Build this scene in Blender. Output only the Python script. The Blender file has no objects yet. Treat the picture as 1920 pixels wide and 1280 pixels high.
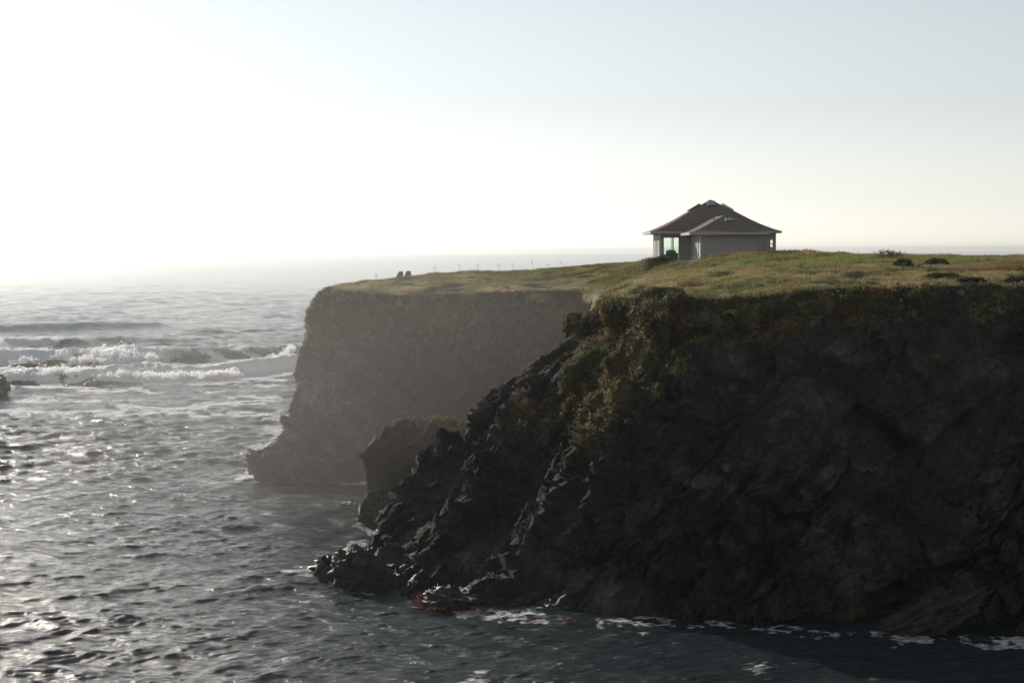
import bpy, math, random
import numpy as np
R = math.radians
random.seed(5); rng = np.random.default_rng(5)
scene = bpy.context.scene
C = scene.collection
# ------------------------------------------------------------------ camera
F = 50.0 / 36.0 * 1920.0                       # focal length in photograph pixels
CAM = np.array([0.0, 0.0, 24.0])
PITCH = math.atan((640 - 469.5) / F); ROLL = 0.0057
cp, sp = math.cos(PITCH), math.sin(PITCH); cr, sr = math.cos(ROLL), math.sin(ROLL)
right = np.array([cr, 0, -sr]); up0 = np.array([sr, 0, cr]); fwd0 = np.array([0, 1.0, 0])
fwd = fwd0 * cp - up0 * sp; up = up0 * cp + fwd0 * sp
cam = bpy.data.objects.new('camera', bpy.data.cameras.new('camera')); C.objects.link(cam)
from mathutils import Matrix, Vector
m = Matrix(((right[0], up[0], -fwd[0], CAM[0]), (right[1], up[1], -fwd[1], CAM[1]), (right[2], up[2], -fwd[2], CAM[2]), (0, 0, 0, 1)))
cam.matrix_world = m
cam.data.lens = 50; cam.data.sensor_width = 36; cam.data.clip_end = 30000; cam.data.clip_start = 0.2
scene.camera = cam
# ------------------------------------------------------------------ sky, sun, exposure
SUN_AZ, SUN_EL = -39.5, 21.0                    # azimuth from +Y, to the left
w = bpy.data.worlds.new("World"); scene.world = w; w.use_nodes = True
nt = w.node_tree; bg = nt.nodes['Background']
sky = nt.nodes.new('ShaderNodeTexSky'); sky.sky_type = 'NISHITA'; sky.sun_disc = False
sky.sun_elevation = R(SUN_EL); sky.sun_rotation = R(SUN_AZ)
sky.air_density = 1.0; sky.dust_density = 0.25; sky.ozone_density = 1.0; sky.altitude = 20
hsv = nt.nodes.new('ShaderNodeHueSaturation'); hsv.inputs['Saturation'].default_value = .3
nt.links.new(sky.outputs[0], hsv.inputs['Color']); nt.links.new(hsv.outputs[0], bg.inputs[0]); bg.inputs[1].default_value = 0.067
ld = bpy.data.lights.new('sun', 'SUN'); ld.energy = 3.4; ld.angle = R(0.5); ld.color = (1.0, 0.92, 0.82)
sun = bpy.data.objects.new('sun', ld); C.objects.link(sun)
a, e = R(SUN_AZ), R(SUN_EL)
SD = Vector((math.sin(a) * math.cos(e), math.cos(a) * math.cos(e), math.sin(e)))
sun.rotation_euler = SD.to_track_quat('Z', 'Y').to_euler()
scene.view_settings.view_transform = 'Standard'; scene.view_settings.look = 'None'
scene.view_settings.exposure = 0.83; scene.view_settings.gamma = 1.0
scene.cycles.volume_bounces = 4; scene.cycles.max_bounces = 6
scene.cycles.transparent_max_bounces = 16
HAZE = 0.00018
# ------------------------------------------------------------------ helpers
def rays(px, py):
    px = np.asarray(px, float); py = np.asarray(py, float)
    u = (px - 960) / F; v = (640 - py) / F
    d = u[..., None] * right + v[..., None] * up + fwd
    return d / d[..., 1:2]
def at(px, py, D):                              # the point at forward distance D seen at a photograph pixel
    return CAM + rays(px, py) * np.asarray(D, float)[..., None]
def sea_at(px, py):
    d = rays(px, py); return CAM + d * (-CAM[2] / d[..., 2])[..., None]
def hash3(ix, iy, iz, seed):
    h = (ix * 73856093) ^ (iy * 19349663) ^ (iz * 83492791) ^ (seed * 2654435)
    h = (h & 0xffffffff); h = (h ^ (h >> 15)) * 2246822519 & 0xffffffff
    h = (h ^ (h >> 13)) * 3266489917 & 0xffffffff
    return ((h ^ (h >> 16)) & 0xffffff) / 8388607.5 - 1.0
def vn(P, seed=0):
    P = np.asarray(P, float); i = np.floor(P).astype(np.int64); f = P - i; u = f * f * f * (f * (f * 6 - 15) + 10)
    r = 0
    for dx in (0, 1):
        wx = u[..., 0] if dx else 1 - u[..., 0]
        for dy in (0, 1):
            wy = u[..., 1] if dy else 1 - u[..., 1]
            for dz in (0, 1):
                wz = u[..., 2] if dz else 1 - u[..., 2]
                r = r + wx * wy * wz * hash3(i[..., 0] + dx, i[..., 1] + dy, i[..., 2] + dz, seed)
    return r
ROT = np.array([[0.36, 0.48, -0.8], [-0.8, 0.6, 0.0], [0.48, 0.64, 0.6]])
def fbm(P, oct=5, seed=0, gain=0.5, ridged=False):
    s = 0; a_ = 1.0; tot = 0; Q = P.copy()
    for k in range(oct):
        n = vn(Q, seed + k * 17)
        if ridged: n = 1 - 2 * np.abs(n)
        s = s + a_ * n; tot += a_; a_ *= gain; Q = Q @ ROT.T * 2.03 + 11.3
    return s / tot
def facet(P, seed):
    """broken planes: every cell of a jittered lattice carries its own tilted plane"""
    shp = P.shape[:-1]; P = P.reshape(-1, 3); i0 = np.floor(P).astype(np.int64); best = np.full(len(P), 1e9); val = np.zeros(len(P))
    for dx in (-1, 0, 1):
        for dy in (-1, 0, 1):
            for dz in (-1, 0, 1):
                ix, iy, iz = i0[:, 0] + dx, i0[:, 1] + dy, i0[:, 2] + dz
                cx_ = ix + .5 + .45 * hash3(ix, iy, iz, seed); cy_ = iy + .5 + .45 * hash3(ix, iy, iz, seed + 1); cz_ = iz + .5 + .45 * hash3(ix, iy, iz, seed + 2)
                ex, ey, ez = P[:, 0] - cx_, P[:, 1] - cy_, P[:, 2] - cz_; d2 = ex * ex + ey * ey + ez * ez; m_ = d2 < best
                if not m_.any(): continue
                jx, jy, jz = ix[m_], iy[m_], iz[m_]
                val[m_] = hash3(jx, jy, jz, seed + 3) * ex[m_] + hash3(jx, jy, jz, seed + 4) * ey[m_] + hash3(jx, jy, jz, seed + 5) * ez[m_] + .35 * hash3(jx, jy, jz, seed + 6)
                best = np.where(m_, d2, best)
    return val.reshape(shp)
def sm(x, a_, b_):
    t = np.clip((x - a_) / (b_ - a_), 0, 1); return t * t * (3 - 2 * t)
def mesh_np(name, V, Fc, mat=None, cols=None, smooth=True, parent=None, attrs=None):
    V = np.asarray(V, np.float32); Fc = np.asarray(Fc, np.int32)
    me = bpy.data.meshes.new(name); n = Fc.shape[1]
    me.vertices.add(len(V)); me.vertices.foreach_set('co', V.ravel())
    me.loops.add(Fc.size); me.loops.foreach_set('vertex_index', Fc.ravel())
    me.polygons.add(len(Fc)); me.polygons.foreach_set('loop_start', np.arange(0, Fc.size, n, dtype=np.int32))
    me.polygons.foreach_set('loop_total', np.full(len(Fc), n, np.int32))
    me.polygons.foreach_set('use_smooth', np.full(len(Fc), smooth, bool))
    me.update(calc_edges=True)
    if cols is not None:
        ca = me.attributes.new('col', 'FLOAT_COLOR', 'POINT')
        c4 = np.ones((len(V), 4), np.float32); c4[:, :cols.shape[1]] = cols; ca.data.foreach_set('color', c4.ravel())
    for k, v in (attrs or {}).items():
        at_ = me.attributes.new(k, 'FLOAT', 'POINT'); at_.data.foreach_set('value', np.asarray(v, np.float32).ravel())
    if mat: me.materials.append(mat)
    o = bpy.data.objects.new(name, me); C.objects.link(o)
    if parent: o.parent = parent
    return o
def grid_faces(nr, nc):
    i = np.arange(nr * nc).reshape(nr, nc)
    return np.stack([i[:-1, :-1], i[1:, :-1], i[1:, 1:], i[:-1, 1:]], -1).reshape(-1, 4)
def tag(o, label=None, cat=None, group=None, kind=None):
    if label: o['label'] = label
    if cat: o['category'] = cat
    if group: o['group'] = group
    if kind: o['kind'] = kind
    return o
def empty(name, loc, rz=0):
    o = bpy.data.objects.new(name, None); C.objects.link(o); o.location = loc; o.rotation_euler = (0, 0, rz); return o
class MB:                                       # collects solids into one mesh
    def __init__(s): s.v = []; s.f = []
    def add(s, vs, fs):
        b = len(s.v); s.v += [tuple(map(float, v)) for v in vs]; s.f += [tuple(b + i for i in f) for f in fs]; return s
    def box(s, x0, x1, y0, y1, z0, z1):
        return s.add([(x0, y0, z0), (x1, y0, z0), (x1, y1, z0), (x0, y1, z0), (x0, y0, z1), (x1, y0, z1), (x1, y1, z1), (x0, y1, z1)],
                     [(0, 3, 2, 1), (4, 5, 6, 7), (0, 1, 5, 4), (1, 2, 6, 5), (2, 3, 7, 6), (3, 0, 4, 7)])
    def obox(s, c, ax, ay, az, hx, hy, hz):
        c = Vector(c); ax, ay, az = [Vector(q).normalized() for q in (ax, ay, az)]
        vs = [c + ax * hx * i + ay * hy * j + az * hz * k for k in (-1, 1) for (i, j) in ((-1, -1), (1, -1), (1, 1), (-1, 1))]
        return s.add(vs, [(0, 3, 2, 1), (4, 5, 6, 7), (0, 1, 5, 4), (1, 2, 6, 5), (2, 3, 7, 6), (3, 0, 4, 7)])
    def tube(s, pts, r0, r1=None, n=6):
        r1 = r0 if r1 is None else r1; pts = [Vector(p) for p in pts]; vs = []; fs = []
        for i, p in enumerate(pts):
            d = (pts[min(i + 1, len(pts) - 1)] - pts[max(i - 1, 0)]).normalized()
            x = d.orthogonal().normalized(); y = d.cross(x); r = r0 + (r1 - r0) * i / (len(pts) - 1)
            vs += [p + (x * math.cos(2 * math.pi * k / n) + y * math.sin(2 * math.pi * k / n)) * r for k in range(n)]
        for i in range(len(pts) - 1):
            for k in range(n): fs.append((i * n + k, i * n + (k + 1) % n, (i + 1) * n + (k + 1) % n, (i + 1) * n + k))
        fs.append(tuple(range(n))[::-1]); fs.append(tuple((len(pts) - 1) * n + k for k in range(n)))
        return s.add(vs, fs)
    def build(s, name, mat, parent=None, smooth=False):
        me = bpy.data.meshes.new(name); me.from_pydata(s.v, [], s.f); me.materials.append(mat)
        if smooth: me.polygons.foreach_set('use_smooth', [True] * len(me.polygons))
        me.update(); o = bpy.data.objects.new(name, me); C.objects.link(o)
        if parent: o.parent = parent
        return o
# ------------------------------------------------------------------ materials
def newmat(name):
    mt = bpy.data.materials.new(name); mt.use_nodes = True; n = mt.node_tree
    return mt, n, n.nodes['Principled BSDF'], n.links
def noise_mat(name, c1, c2, scale=8, rough=0.8, bump=0.2, spec=0.3, stretch=(1, 1, 1), bscale=None):
    mt, n, p, L = newmat(name)
    tc = n.nodes.new('ShaderNodeTexCoord'); mp = n.nodes.new('ShaderNodeMapping'); mp.inputs['Scale'].default_value = stretch
    L.new(tc.outputs['Object'], mp.inputs[0])
    ns = n.nodes.new('ShaderNodeTexNoise'); ns.inputs['Scale'].default_value = scale; ns.inputs['Detail'].default_value = 6
    L.new(mp.outputs[0], ns.inputs[0])
    cr_ = n.nodes.new('ShaderNodeValToRGB'); cr_.color_ramp.elements[0].position = .35; cr_.color_ramp.elements[1].position = .65
    cr_.color_ramp.elements[0].color = (*c1, 1); cr_.color_ramp.elements[1].color = (*c2, 1)
    L.new(ns.outputs[0], cr_.inputs[0]); L.new(cr_.outputs[0], p.inputs['Base Color'])
    bp = n.nodes.new('ShaderNodeBump'); bp.inputs['Strength'].default_value = bump; bp.inputs['Distance'].default_value = .05
    L.new(ns.outputs[0], bp.inputs['Height']); L.new(bp.outputs[0], p.inputs['Normal'])
    p.inputs['Roughness'].default_value = rough; p.inputs['Specular IOR Level'].default_value = spec
    return mt
def terrain_mat(name='coast_ground', strong=1.0):
    mt, n, p, L = newmat(name)
    at_ = n.nodes.new('ShaderNodeAttribute'); at_.attribute_name = 'col'
    wet = n.nodes.new('ShaderNodeAttribute'); wet.attribute_name = 'wet'
    tc = n.nodes.new('ShaderNodeTexCoord')
    ns = n.nodes.new('ShaderNodeTexNoise'); ns.inputs['Scale'].default_value = 2.6; ns.inputs['Detail'].default_value = 9; ns.inputs['Roughness'].default_value = .68
    L.new(tc.outputs['Object'], ns.inputs[0])
    mr = n.nodes.new('ShaderNodeMapRange'); mr.inputs[1].default_value = .3; mr.inputs[2].default_value = .7; mr.inputs[3].default_value = .45; mr.inputs[4].default_value = 1.55
    L.new(ns.outputs[0], mr.inputs[0])
    mul = n.nodes.new('ShaderNodeVectorMath'); mul.operation = 'SCALE'; L.new(at_.outputs['Color'], mul.inputs[0]); L.new(mr.outputs[0], mul.inputs['Scale'])
    L.new(mul.outputs[0], p.inputs['Base Color'])
    vo = n.nodes.new('ShaderNodeTexVoronoi'); vo.inputs['Scale'].default_value = 1.1; vo.feature = 'F1'
    ns2 = n.nodes.new('ShaderNodeTexNoise'); ns2.inputs['Scale'].default_value = .9; ns2.inputs['Detail'].default_value = 4
    L.new(tc.outputs['Object'], ns2.inputs[0]); L.new(ns2.outputs['Color'], vo.inputs[0])
    ad = n.nodes.new('ShaderNodeMath'); ad.operation = 'ADD'; L.new(vo.outputs['Distance'], ad.inputs[0]); L.new(ns.outputs[0], ad.inputs[1])
    bp = n.nodes.new('ShaderNodeBump'); bp.inputs['Strength'].default_value = .8; bp.inputs['Distance'].default_value = .5 * strong
    L.new(ad.outputs[0], bp.inputs['Height']); L.new(bp.outputs[0], p.inputs['Normal'])
    r2 = n.nodes.new('ShaderNodeMapRange'); r2.inputs[3].default_value = .92; r2.inputs[4].default_value = .3; L.new(wet.outputs['Fac'], r2.inputs[0]); L.new(r2.outputs[0], p.inputs['Roughness'])
    r3 = n.nodes.new('ShaderNodeMapRange'); r3.inputs[3].default_value = .15; r3.inputs[4].default_value = .5; L.new(wet.outputs['Fac'], r3.inputs[0]); L.new(r3.outputs[0], p.inputs['Specular IOR Level'])
    return mt
def leaf_mat(name, trans=.35):
    mt, n, p, L = newmat(name)
    at_ = n.nodes.new('ShaderNodeAttribute'); at_.attribute_name = 'col'
    L.new(at_.outputs['Color'], p.inputs['Base Color']); p.inputs['Roughness'].default_value = .75; p.inputs['Specular IOR Level'].default_value = .2
    tr = n.nodes.new('ShaderNodeBsdfTranslucent'); L.new(at_.outputs['Color'], tr.inputs[0])
    mx = n.nodes.new('ShaderNodeMixShader'); mx.inputs[0].default_value = trans
    L.new(p.outputs[0], mx.inputs[1]); L.new(tr.outputs[0], mx.inputs[2])
    L.new(mx.outputs[0], n.nodes['Material Output'].inputs['Surface']); return mt
M_T = terrain_mat(); M_LEAF = leaf_mat('leaf'); M_ROCK = terrain_mat('rock_surface', .6)
# ------------------------------------------------------------------ plateau outline and height
EDGE_NEAR = [(2500, 99), (1920, 101), (1700, 102), (1500, 103), (1400, 103.4), (1330, 103.6), (1260, 104), (1200, 106), (1165, 109), (1140, 113)]
EDGE_COVE = [(1132, 120), (1136, 130), (1132, 140), (1122, 148)]
EDGE_FAR = [(1085, 152), (1000, 152.5), (900, 153.5), (820, 155), (750, 156), (680, 157), (640, 158.5), (616, 160.5)]
EDGE_BACK = [(612, 164), (650, 168), (700, 171), (750, 173), (900, 178), (1100, 186), (1200, 190), (1500, 200), (2500, 210)]
def plan(pD): px, D = pD; return ((px - 960) / F * D, D)
POLY = np.array([plan(q) for q in EDGE_NEAR + EDGE_COVE + EDGE_FAR + EDGE_BACK])
HC = [(616, 543, 160.5), (680, 549, 157), (750, 553, 156), (820, 552, 155), (900, 549, 153.5), (1000, 546, 152.5), (1085, 545, 152), (1122, 549, 148), (1136, 556, 130), (1132, 552, 140),
      (640, 533, 167), (700, 524, 171), (750, 519.5, 172), (816, 513, 173.5), (900, 509.5, 178), (1000, 505.5, 182), (1100, 500, 186), (1180, 494, 190),
      (800, 530, 163), (1000, 525, 166), (1100, 527, 162), (900, 526, 165), (1150, 512, 165), (1200, 500, 158),
      (1140, 571, 113), (1165, 560, 109), (1200, 556, 106), (1260, 553, 104), (1330, 564, 103.6), (1400, 556, 103.4), (1500, 547, 103), (1600, 541, 102.5), (1700, 538, 102), (1800, 536, 101.5), (1920, 531, 101), (2500, 510, 99),
      (1180, 540, 120), (1250, 525, 120), (1190, 522, 135), (1350, 520, 118), (1240, 500, 142), (1290, 493, 142),
      (1340, 481, 139.5), (1400, 475, 139), (1450, 472.5, 139), (1500, 474, 139), (1550, 477.5, 138.5), (1600, 484, 137), (1330, 498, 130),
      (1450, 497, 127), (1560, 495, 126), (1670, 488, 128), (1720, 484.5, 129), (1780, 485, 128), (1850, 488, 130), (1920, 488, 130), (2300, 486, 130),
      (1450, 521, 114), (1600, 513, 114), (1770, 512, 112), (1860, 504, 113), (1920, 510, 110),
      (1230, 487, 151), (1300, 487, 151), (1400, 487, 151), (1460, 487, 151)]
hx = [at(*map(np.array, c)) for c in HC]
hx += [np.array([x_, y_, z_]) for x_, y_, z_ in [(15, 160, 22.8), (22, 160, 22.8), (28, 160, 22.8), (22, 155, 22.8), (30, 175, 22.3), (10, 185, 22), (50, 170, 22.2), (70, 150, 22.6), (60, 200, 21.5), (20, 200, 21.5)]]
hx = np.array(hx)
K = np.linalg.norm(hx[:, None, :2] - hx[None, :, :2], axis=-1)
A_ = np.block([[K, np.ones((len(hx), 1)), hx[:, :2]], [np.ones((1, len(hx))), np.zeros((1, 3))], [hx[:, :2].T, np.zeros((2, 3))]])
SOL = np.linalg.solve(A_, np.concatenate([hx[:, 2], np.zeros(3)]))
def hp(x, y):
    x = np.asarray(x, float); y = np.asarray(y, float); s = SOL[-3] + SOL[-2] * x + SOL[-1] * y
    for k in range(len(hx)): s = s + SOL[k] * np.hypot(x - hx[k, 0], y - hx[k, 1])
    return s
def sdist(x, y):                                # signed distance to the plateau outline, positive outside
    d = np.full(np.shape(x), 1e9); ins = np.zeros(np.shape(x), bool); n = len(POLY)
    for k in range(n):
        ax, ay = POLY[k]; bx_, by_ = POLY[(k + 1) % n]; ex, ey = bx_ - ax, by_ - ay
        t = np.clip(((x - ax) * ex + (y - ay) * ey) / (ex * ex + ey * ey), 0, 1)
        d = np.minimum(d, np.hypot(x - ax - t * ex, y - ay - t * ey))
        c_ = ((ay > y) != (by_ > y)) & (x < (bx_ - ax) * (y - ay) / (by_ - ay + 1e-12) + ax); ins ^= c_
    return np.where(ins, -d, d)
def bumps(x, y):
    P = np.stack([x, y, np.zeros_like(x)], -1)
    return .24 * fbm(P / 5.0, 3, 3) + .26 * np.maximum(fbm(P / np.array([1.6, 1.0, 1]), 3, 9), -.15) + .1 * np.abs(fbm(P / .55, 2, 19))
def P3(px, py, D): return at(np.array(px), np.array(py), np.array(D))
def veg_colour(P, top=1.0):
    """ground colour of the vegetation: dry tan, olive, bright green patch, rusty iceplant"""
    x, y = P[..., 0], P[..., 1]
    Q = np.stack([x, y, P[..., 2] * 1.0], -1)
    n1 = fbm(Q / 6.0, 4, 21); n2 = fbm(Q / 2.2, 4, 33); n3 = fbm(Q / 3.5 + 40, 4, 55)
    olive = np.array([.13, .125, .045]); tan = np.array([.25, .205, .10]); dark = np.array([.04, .052, .018]); rust = np.array([.15, .055, .022]); bright = np.array([.16, .18, .045])
    c = olive + (tan - olive) * sm(n1, -.25, .3)[..., None]
    c = c + (dark - c) * sm(n2, .12, .4)[..., None]
    g = np.zeros_like(x)
    for (px_, py_, D_, rx, ry) in [(1440, 497, 127, 6, 5), (1560, 492, 129, 7, 5), (1680, 488, 129, 6, 4), (1770, 487, 128, 4, 4), (1620, 490, 130, 7, 5)]:
        q = P3(px_, py_, D_); g = np.maximum(g, np.exp(-((x - q[0]) / rx) ** 2 - ((y - q[1]) / ry) ** 2))
    c = c + (bright - c) * (sm(g + .25 * n2, .25, .6) * .9)[..., None]
    rr = sm(n3, .3, .5) * .45
    for (px_, py_, D_, rx, ry) in [(1850, 503, 113, 5, 3), (1380, 480, 138.6, 5, 1.6), (700, 530, 168, 6, 3), (605, 560, 160, 3, 5), (1900, 510, 111, 4, 2)]:
        q = P3(px_, py_, D_); rr = np.maximum(rr, sm(np.exp(-((x - q[0]) / rx) ** 2 - ((y - q[1]) / ry) ** 2) + .5 * n2, .35, .9) * .5)
    c = c + (rust - c) * rr[..., None]
    return c
# ------------------------------------------------------------------ ground: top of the headland
xs = np.arange(-26, 76, .22); ys = np.arange(97, 212, .26)
X, Y = np.meshgrid(xs, ys); SDm = sdist(X, Y)
edge_n = 1.3 * fbm(np.stack([X, Y, 0 * X], -1) / 3.0, 3, 77)
sdn = SDm + edge_n
Z = hp(X, Y) + bumps(X, Y) * sm(-SDm, -1, 1.5) - 2.2 * np.maximum(sdn, 0) ** 1.2 - .35 * np.exp(-np.maximum(-sdn, 0) / .8)
hs = ((X > 14) & (X < 30) & (Y > 143.5) & (Y < 162))
Z = np.where(hs, np.minimum(Z, 22.82), Z)
keep = (sdn < .55)
Vg = np.stack([X, Y, Z], -1).reshape(-1, 3); Fg = grid_faces(*X.shape)
Fg = Fg[keep.ravel()[Fg].all(1)]
used = np.unique(Fg); remap = np.full(len(Vg), -1); remap[used] = np.arange(len(used))
colg = veg_colour(Vg[used])
ground = mesh_np('ground', Vg[used], remap[Fg][:, ::-1], M_T, colg, attrs={'wet': np.zeros(len(used))})
tag(ground, 'grassy top of the headland above the sea cliffs', kind='structure')
# ------------------------------------------------------------------ cliff sheets
def polyparam(pts, n):
    p = np.array(pts, float); s = np.r_[0, np.cumsum(np.hypot(*np.diff(p[:, :2], axis=0).T))]; s /= s[-1]
    t = np.linspace(0, 1, n); return np.stack([np.interp(t, s, p[:, k]) for k in range(p.shape[1])], -1)
def polyx(pts, X_):
    p = np.array(pts, float); return np.interp(X_, p[:, 0], p[:, 1])
def normals_grid(P):
    du = np.gradient(P, axis=1); dv = np.gradient(P, axis=0); n = np.cross(dv, du)
    return n / (np.linalg.norm(n, axis=-1, keepdims=True) + 1e-9)
def sheet(left, top, foot, nr, nc, wrap_n, wrap_fn, tuck_n, tuck_fn, shape, disp, bias=1.0):
    """left/top: (px,py,D); foot: (px,py) on the sea. Rows run top to foot, columns left to right"""
    Lc = polyparam([l[:2] for l in left], nr)
    s = np.linspace(0, 1, nc) ** bias
    tp = np.array(top, float); fo = np.array(foot, float)
    def along(p, s):
        q = (p[:, 0] - p[0, 0]) / (p[-1, 0] - p[0, 0]); return np.stack([np.interp(s, q, p[:, k]) for k in range(p.shape[1])], -1)
    T = along(tp, s); Fo = along(fo, s)
    Rc = np.linspace(T[-1, :2], Fo[-1], nr); t = np.linspace(0, 1, nr)
    S_, T_ = s[None, :, None], t[:, None, None]
    P2 = (1 - S_) * Lc[:, None] + S_ * Rc[:, None] + (1 - T_) * T[None, :, :2] + T_ * Fo[None] - ((1 - S_) * (1 - T_) * Lc[0] + S_ * (1 - T_) * Rc[0] + (1 - S_) * T_ * Lc[-1] + S_ * T_ * Rc[-1])
    Df = sea_at(Fo[:, 0], Fo[:, 1])[:, 1]; Dt = T[:, 2]
    D = shape(P2[..., 0], P2[..., 1], S_[..., 0] + 0 * T_[..., 0], T_[..., 0] + 0 * S_[..., 0], Dt[None], Df[None])
    P = at(P2[..., 0], P2[..., 1], D)
    # never above-foot below the sea: extend below
    base = P[-1].copy(); ext = [base + np.array([0, -.25 * k, -.9 * k]) for k in (1, 2, 3, 4)]
    P = np.concatenate([P, np.array(ext)], 0)
    wv = np.linspace(1, 0, wrap_n + 1)[:-1]
    W = np.stack([wrap_fn(P[:, 0], w_) for w_ in wv], 1) if wrap_n else np.zeros((P.shape[0], 0, 3))
    P = np.concatenate([W, P], 1)
    tv = np.linspace(1, 0, tuck_n + 1)[:-1]
    Tk = np.stack([tuck_fn(P[0], w_) for w_ in tv], 0)
    P = np.concatenate([Tk, P], 0)
    return disp(P, normals_grid(P), tuck_n)
def rock_disp(P, N, tuck_n, amp=1.0, dip=(.75, .1, .65), seed=0, topfade=1.6, fine=True, big=1.5):
    ztop = hp(P[..., 0], P[..., 1])
    depth = np.clip((ztop - P[..., 2]) / topfade, .12, 1)
    d = np.array(dip) / np.linalg.norm(dip); al = P @ d
    c_ = np.cross(d, [0, 1, 0]); c_ /= np.linalg.norm(c_); b_ = np.cross(d, c_)
    Q = np.stack([al / 3.2, (P @ c_), (P @ b_) / 1.3], -1)
    W_ = P + .5 * np.stack([fbm(P / 2.0, 2, seed + 71), fbm(P / 2.0 + 5, 2, seed + 72), fbm(P / 2.0 + 9, 2, seed + 73)], -1)
    Qf = np.stack([W_ @ d / 2.4, W_ @ c_, W_ @ b_], -1)
    mk = .35 + 1.0 * sm(fbm(P / 6.5, 3, seed + 90), -.22, .25)
    n = 1.3 * fbm(P / 9.0, 3, seed + 1) + .40 * fbm(Q / 3.2, 4, seed + 5, .55, True) + big * facet(Qf / 5.2, seed + 30) + mk * (1.0 * facet(Qf / 2.4, seed + 40) + .52 * facet(Qf / 1.0, seed + 50)) + .09 * fbm(P / .35, 3, seed + 13, .6)
    if fine: n = n + .28 * mk * facet(Qf / .45, seed + 60)
    gl = fbm(np.stack([P[..., 0] / 2.6, P[..., 1] / 2.6, P[..., 2] / 14], -1), 3, seed + 31, .5, True)   # gullies
    n = n - .8 * np.maximum(-gl, 0) + .1 * gl
    return P + N * (n * depth * amp)[..., None]
def cliff_colour(P, N, seed=0, vegtop=6.0, extra=None):
    x, y, z = P[..., 0], P[..., 1], P[..., 2]
    d = np.maximum(hp(x, y) - z, 0)
    n1 = fbm(P / 5.0, 4, seed + 61); n2 = fbm(P / 1.6, 4, seed + 63); n3 = fbm(P / 2.8 + 9, 4, seed + 65)
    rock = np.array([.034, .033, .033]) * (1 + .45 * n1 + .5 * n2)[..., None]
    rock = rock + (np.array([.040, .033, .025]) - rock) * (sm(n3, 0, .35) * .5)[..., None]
    rock = rock + (np.array([.10, .10, .105]) - rock) * (sm(n2 + .4 * n3, .38, .55) * .45)[..., None]      # pale lichen, guano
    sb_ = vn(np.stack([(x * .66 + z * .75) / 1.1 + 1.5 * n1, x * 0 + y / 6, (z * .66 - x * .75) / 7], -1), seed + 67)   # tilted beds
    rock = rock * (1 + .45 * sb_)[..., None]
    sc = fbm(P / np.array([3.5, 3.5, 2.2]), 3, seed + 69); rock = rock + (np.array([.13, .125, .12]) - rock) * (sm(sc, .30, .48) * .28)[..., None]
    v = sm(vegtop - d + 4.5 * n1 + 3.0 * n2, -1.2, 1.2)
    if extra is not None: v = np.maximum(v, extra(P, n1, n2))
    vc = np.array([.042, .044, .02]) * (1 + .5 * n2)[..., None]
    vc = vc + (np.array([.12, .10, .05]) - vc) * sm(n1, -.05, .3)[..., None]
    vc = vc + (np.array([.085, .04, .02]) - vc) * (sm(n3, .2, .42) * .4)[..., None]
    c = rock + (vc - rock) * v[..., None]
    wet = sm(-z + .8 * n2, -2.2, -.4)
    c = c * (1 - .45 * wet)[..., None]
    kelp = sm(-z, -1.3, -.5) * sm(n2, .3, .5) * .7
    c = c + (np.array([.11, .05, .015]) - c) * kelp[..., None]
    return c, wet, v
# near cliff with its long spur
L_near = [(1140, 571), (1100, 585), (1075, 600), (1062, 630), (1010, 665), (945, 702), (895, 758), (860, 797), (848, 828), (802, 850), (790, 892), (746, 950), (718, 968), (692, 1000), (680, 1020), (640, 1038), (600, 1052), (556, 1071)]
T_near = [(1140, 571, 113), (1165, 560, 109), (1200, 556, 106), (1260, 553, 104), (1330, 564, 103.6), (1400, 556, 103.4), (1500, 547, 103), (1600, 541, 102.5), (1700, 538, 102), (1800, 536, 101.5), (1920, 531, 101), (2500, 510, 99)]
F_near = [(556, 1071), (615, 1078), (645, 1102), (700, 1111), (780, 1116), (880, 1130), (1000, 1137), (1200, 1147), (1500, 1160), (1700, 1168), (1920, 1182), (2500, 1210)]
def shape_near(px, py, S_, T_, Dt, Df):
    D = Df + (Dt - Df) * (1 - T_) ** 1.05 + 1.6 * np.sin(math.pi * T_) * -1 * sm(px, 1100, 1300)
    pc = 1205 - .42 * (py - 560)
    rec = .5 - .5 * np.tanh((px - pc) / 36)
    D = D + 7.0 * rec * sm(T_, .0, .14) * sm(-T_, -1.0, -.62)
    pc2 = 1235 - .2 * (py - 560)
    D = D - 1.6 * np.exp(-((px - pc2) / 60) ** 2) * np.sin(math.pi * np.clip(T_, 0, 1))
    D = D - 1.6 * np.exp(-((px - 1560 + .15 * (py - 700)) / 130) ** 2) * np.sin(math.pi * T_)
    return D
def wrap_near(p, w_):
    q = p.copy(); dd = 26 * w_
    q = CAM + (p - CAM) * ((p[..., 1:2] + dd) / p[..., 1:2])
    q[..., 0] += dd * .32; q[..., 2] -= dd * .55 + 1.5 * w_
    return q
def tuck(p, w_):
    q = p.copy(); q[..., 1] += 2.6 * w_; q[..., 2] -= 1.0 * w_ + .15; return q
Pn = sheet(L_near, T_near, F_near, 520, 900, 90, wrap_near, 5, tuck, shape_near, lambda P, N, t: rock_disp(P, N, t, 1.0, seed=3), 1.25)
Nn = normals_grid(Pn)
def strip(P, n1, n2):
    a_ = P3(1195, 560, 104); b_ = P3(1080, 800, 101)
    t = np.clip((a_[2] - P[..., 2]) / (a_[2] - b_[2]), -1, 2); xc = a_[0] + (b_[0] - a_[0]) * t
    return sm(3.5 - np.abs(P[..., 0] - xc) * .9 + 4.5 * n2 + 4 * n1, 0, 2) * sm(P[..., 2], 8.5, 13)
cn, wn, vgn = cliff_colour(Pn, Nn, 3, 2.1, strip)
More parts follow.
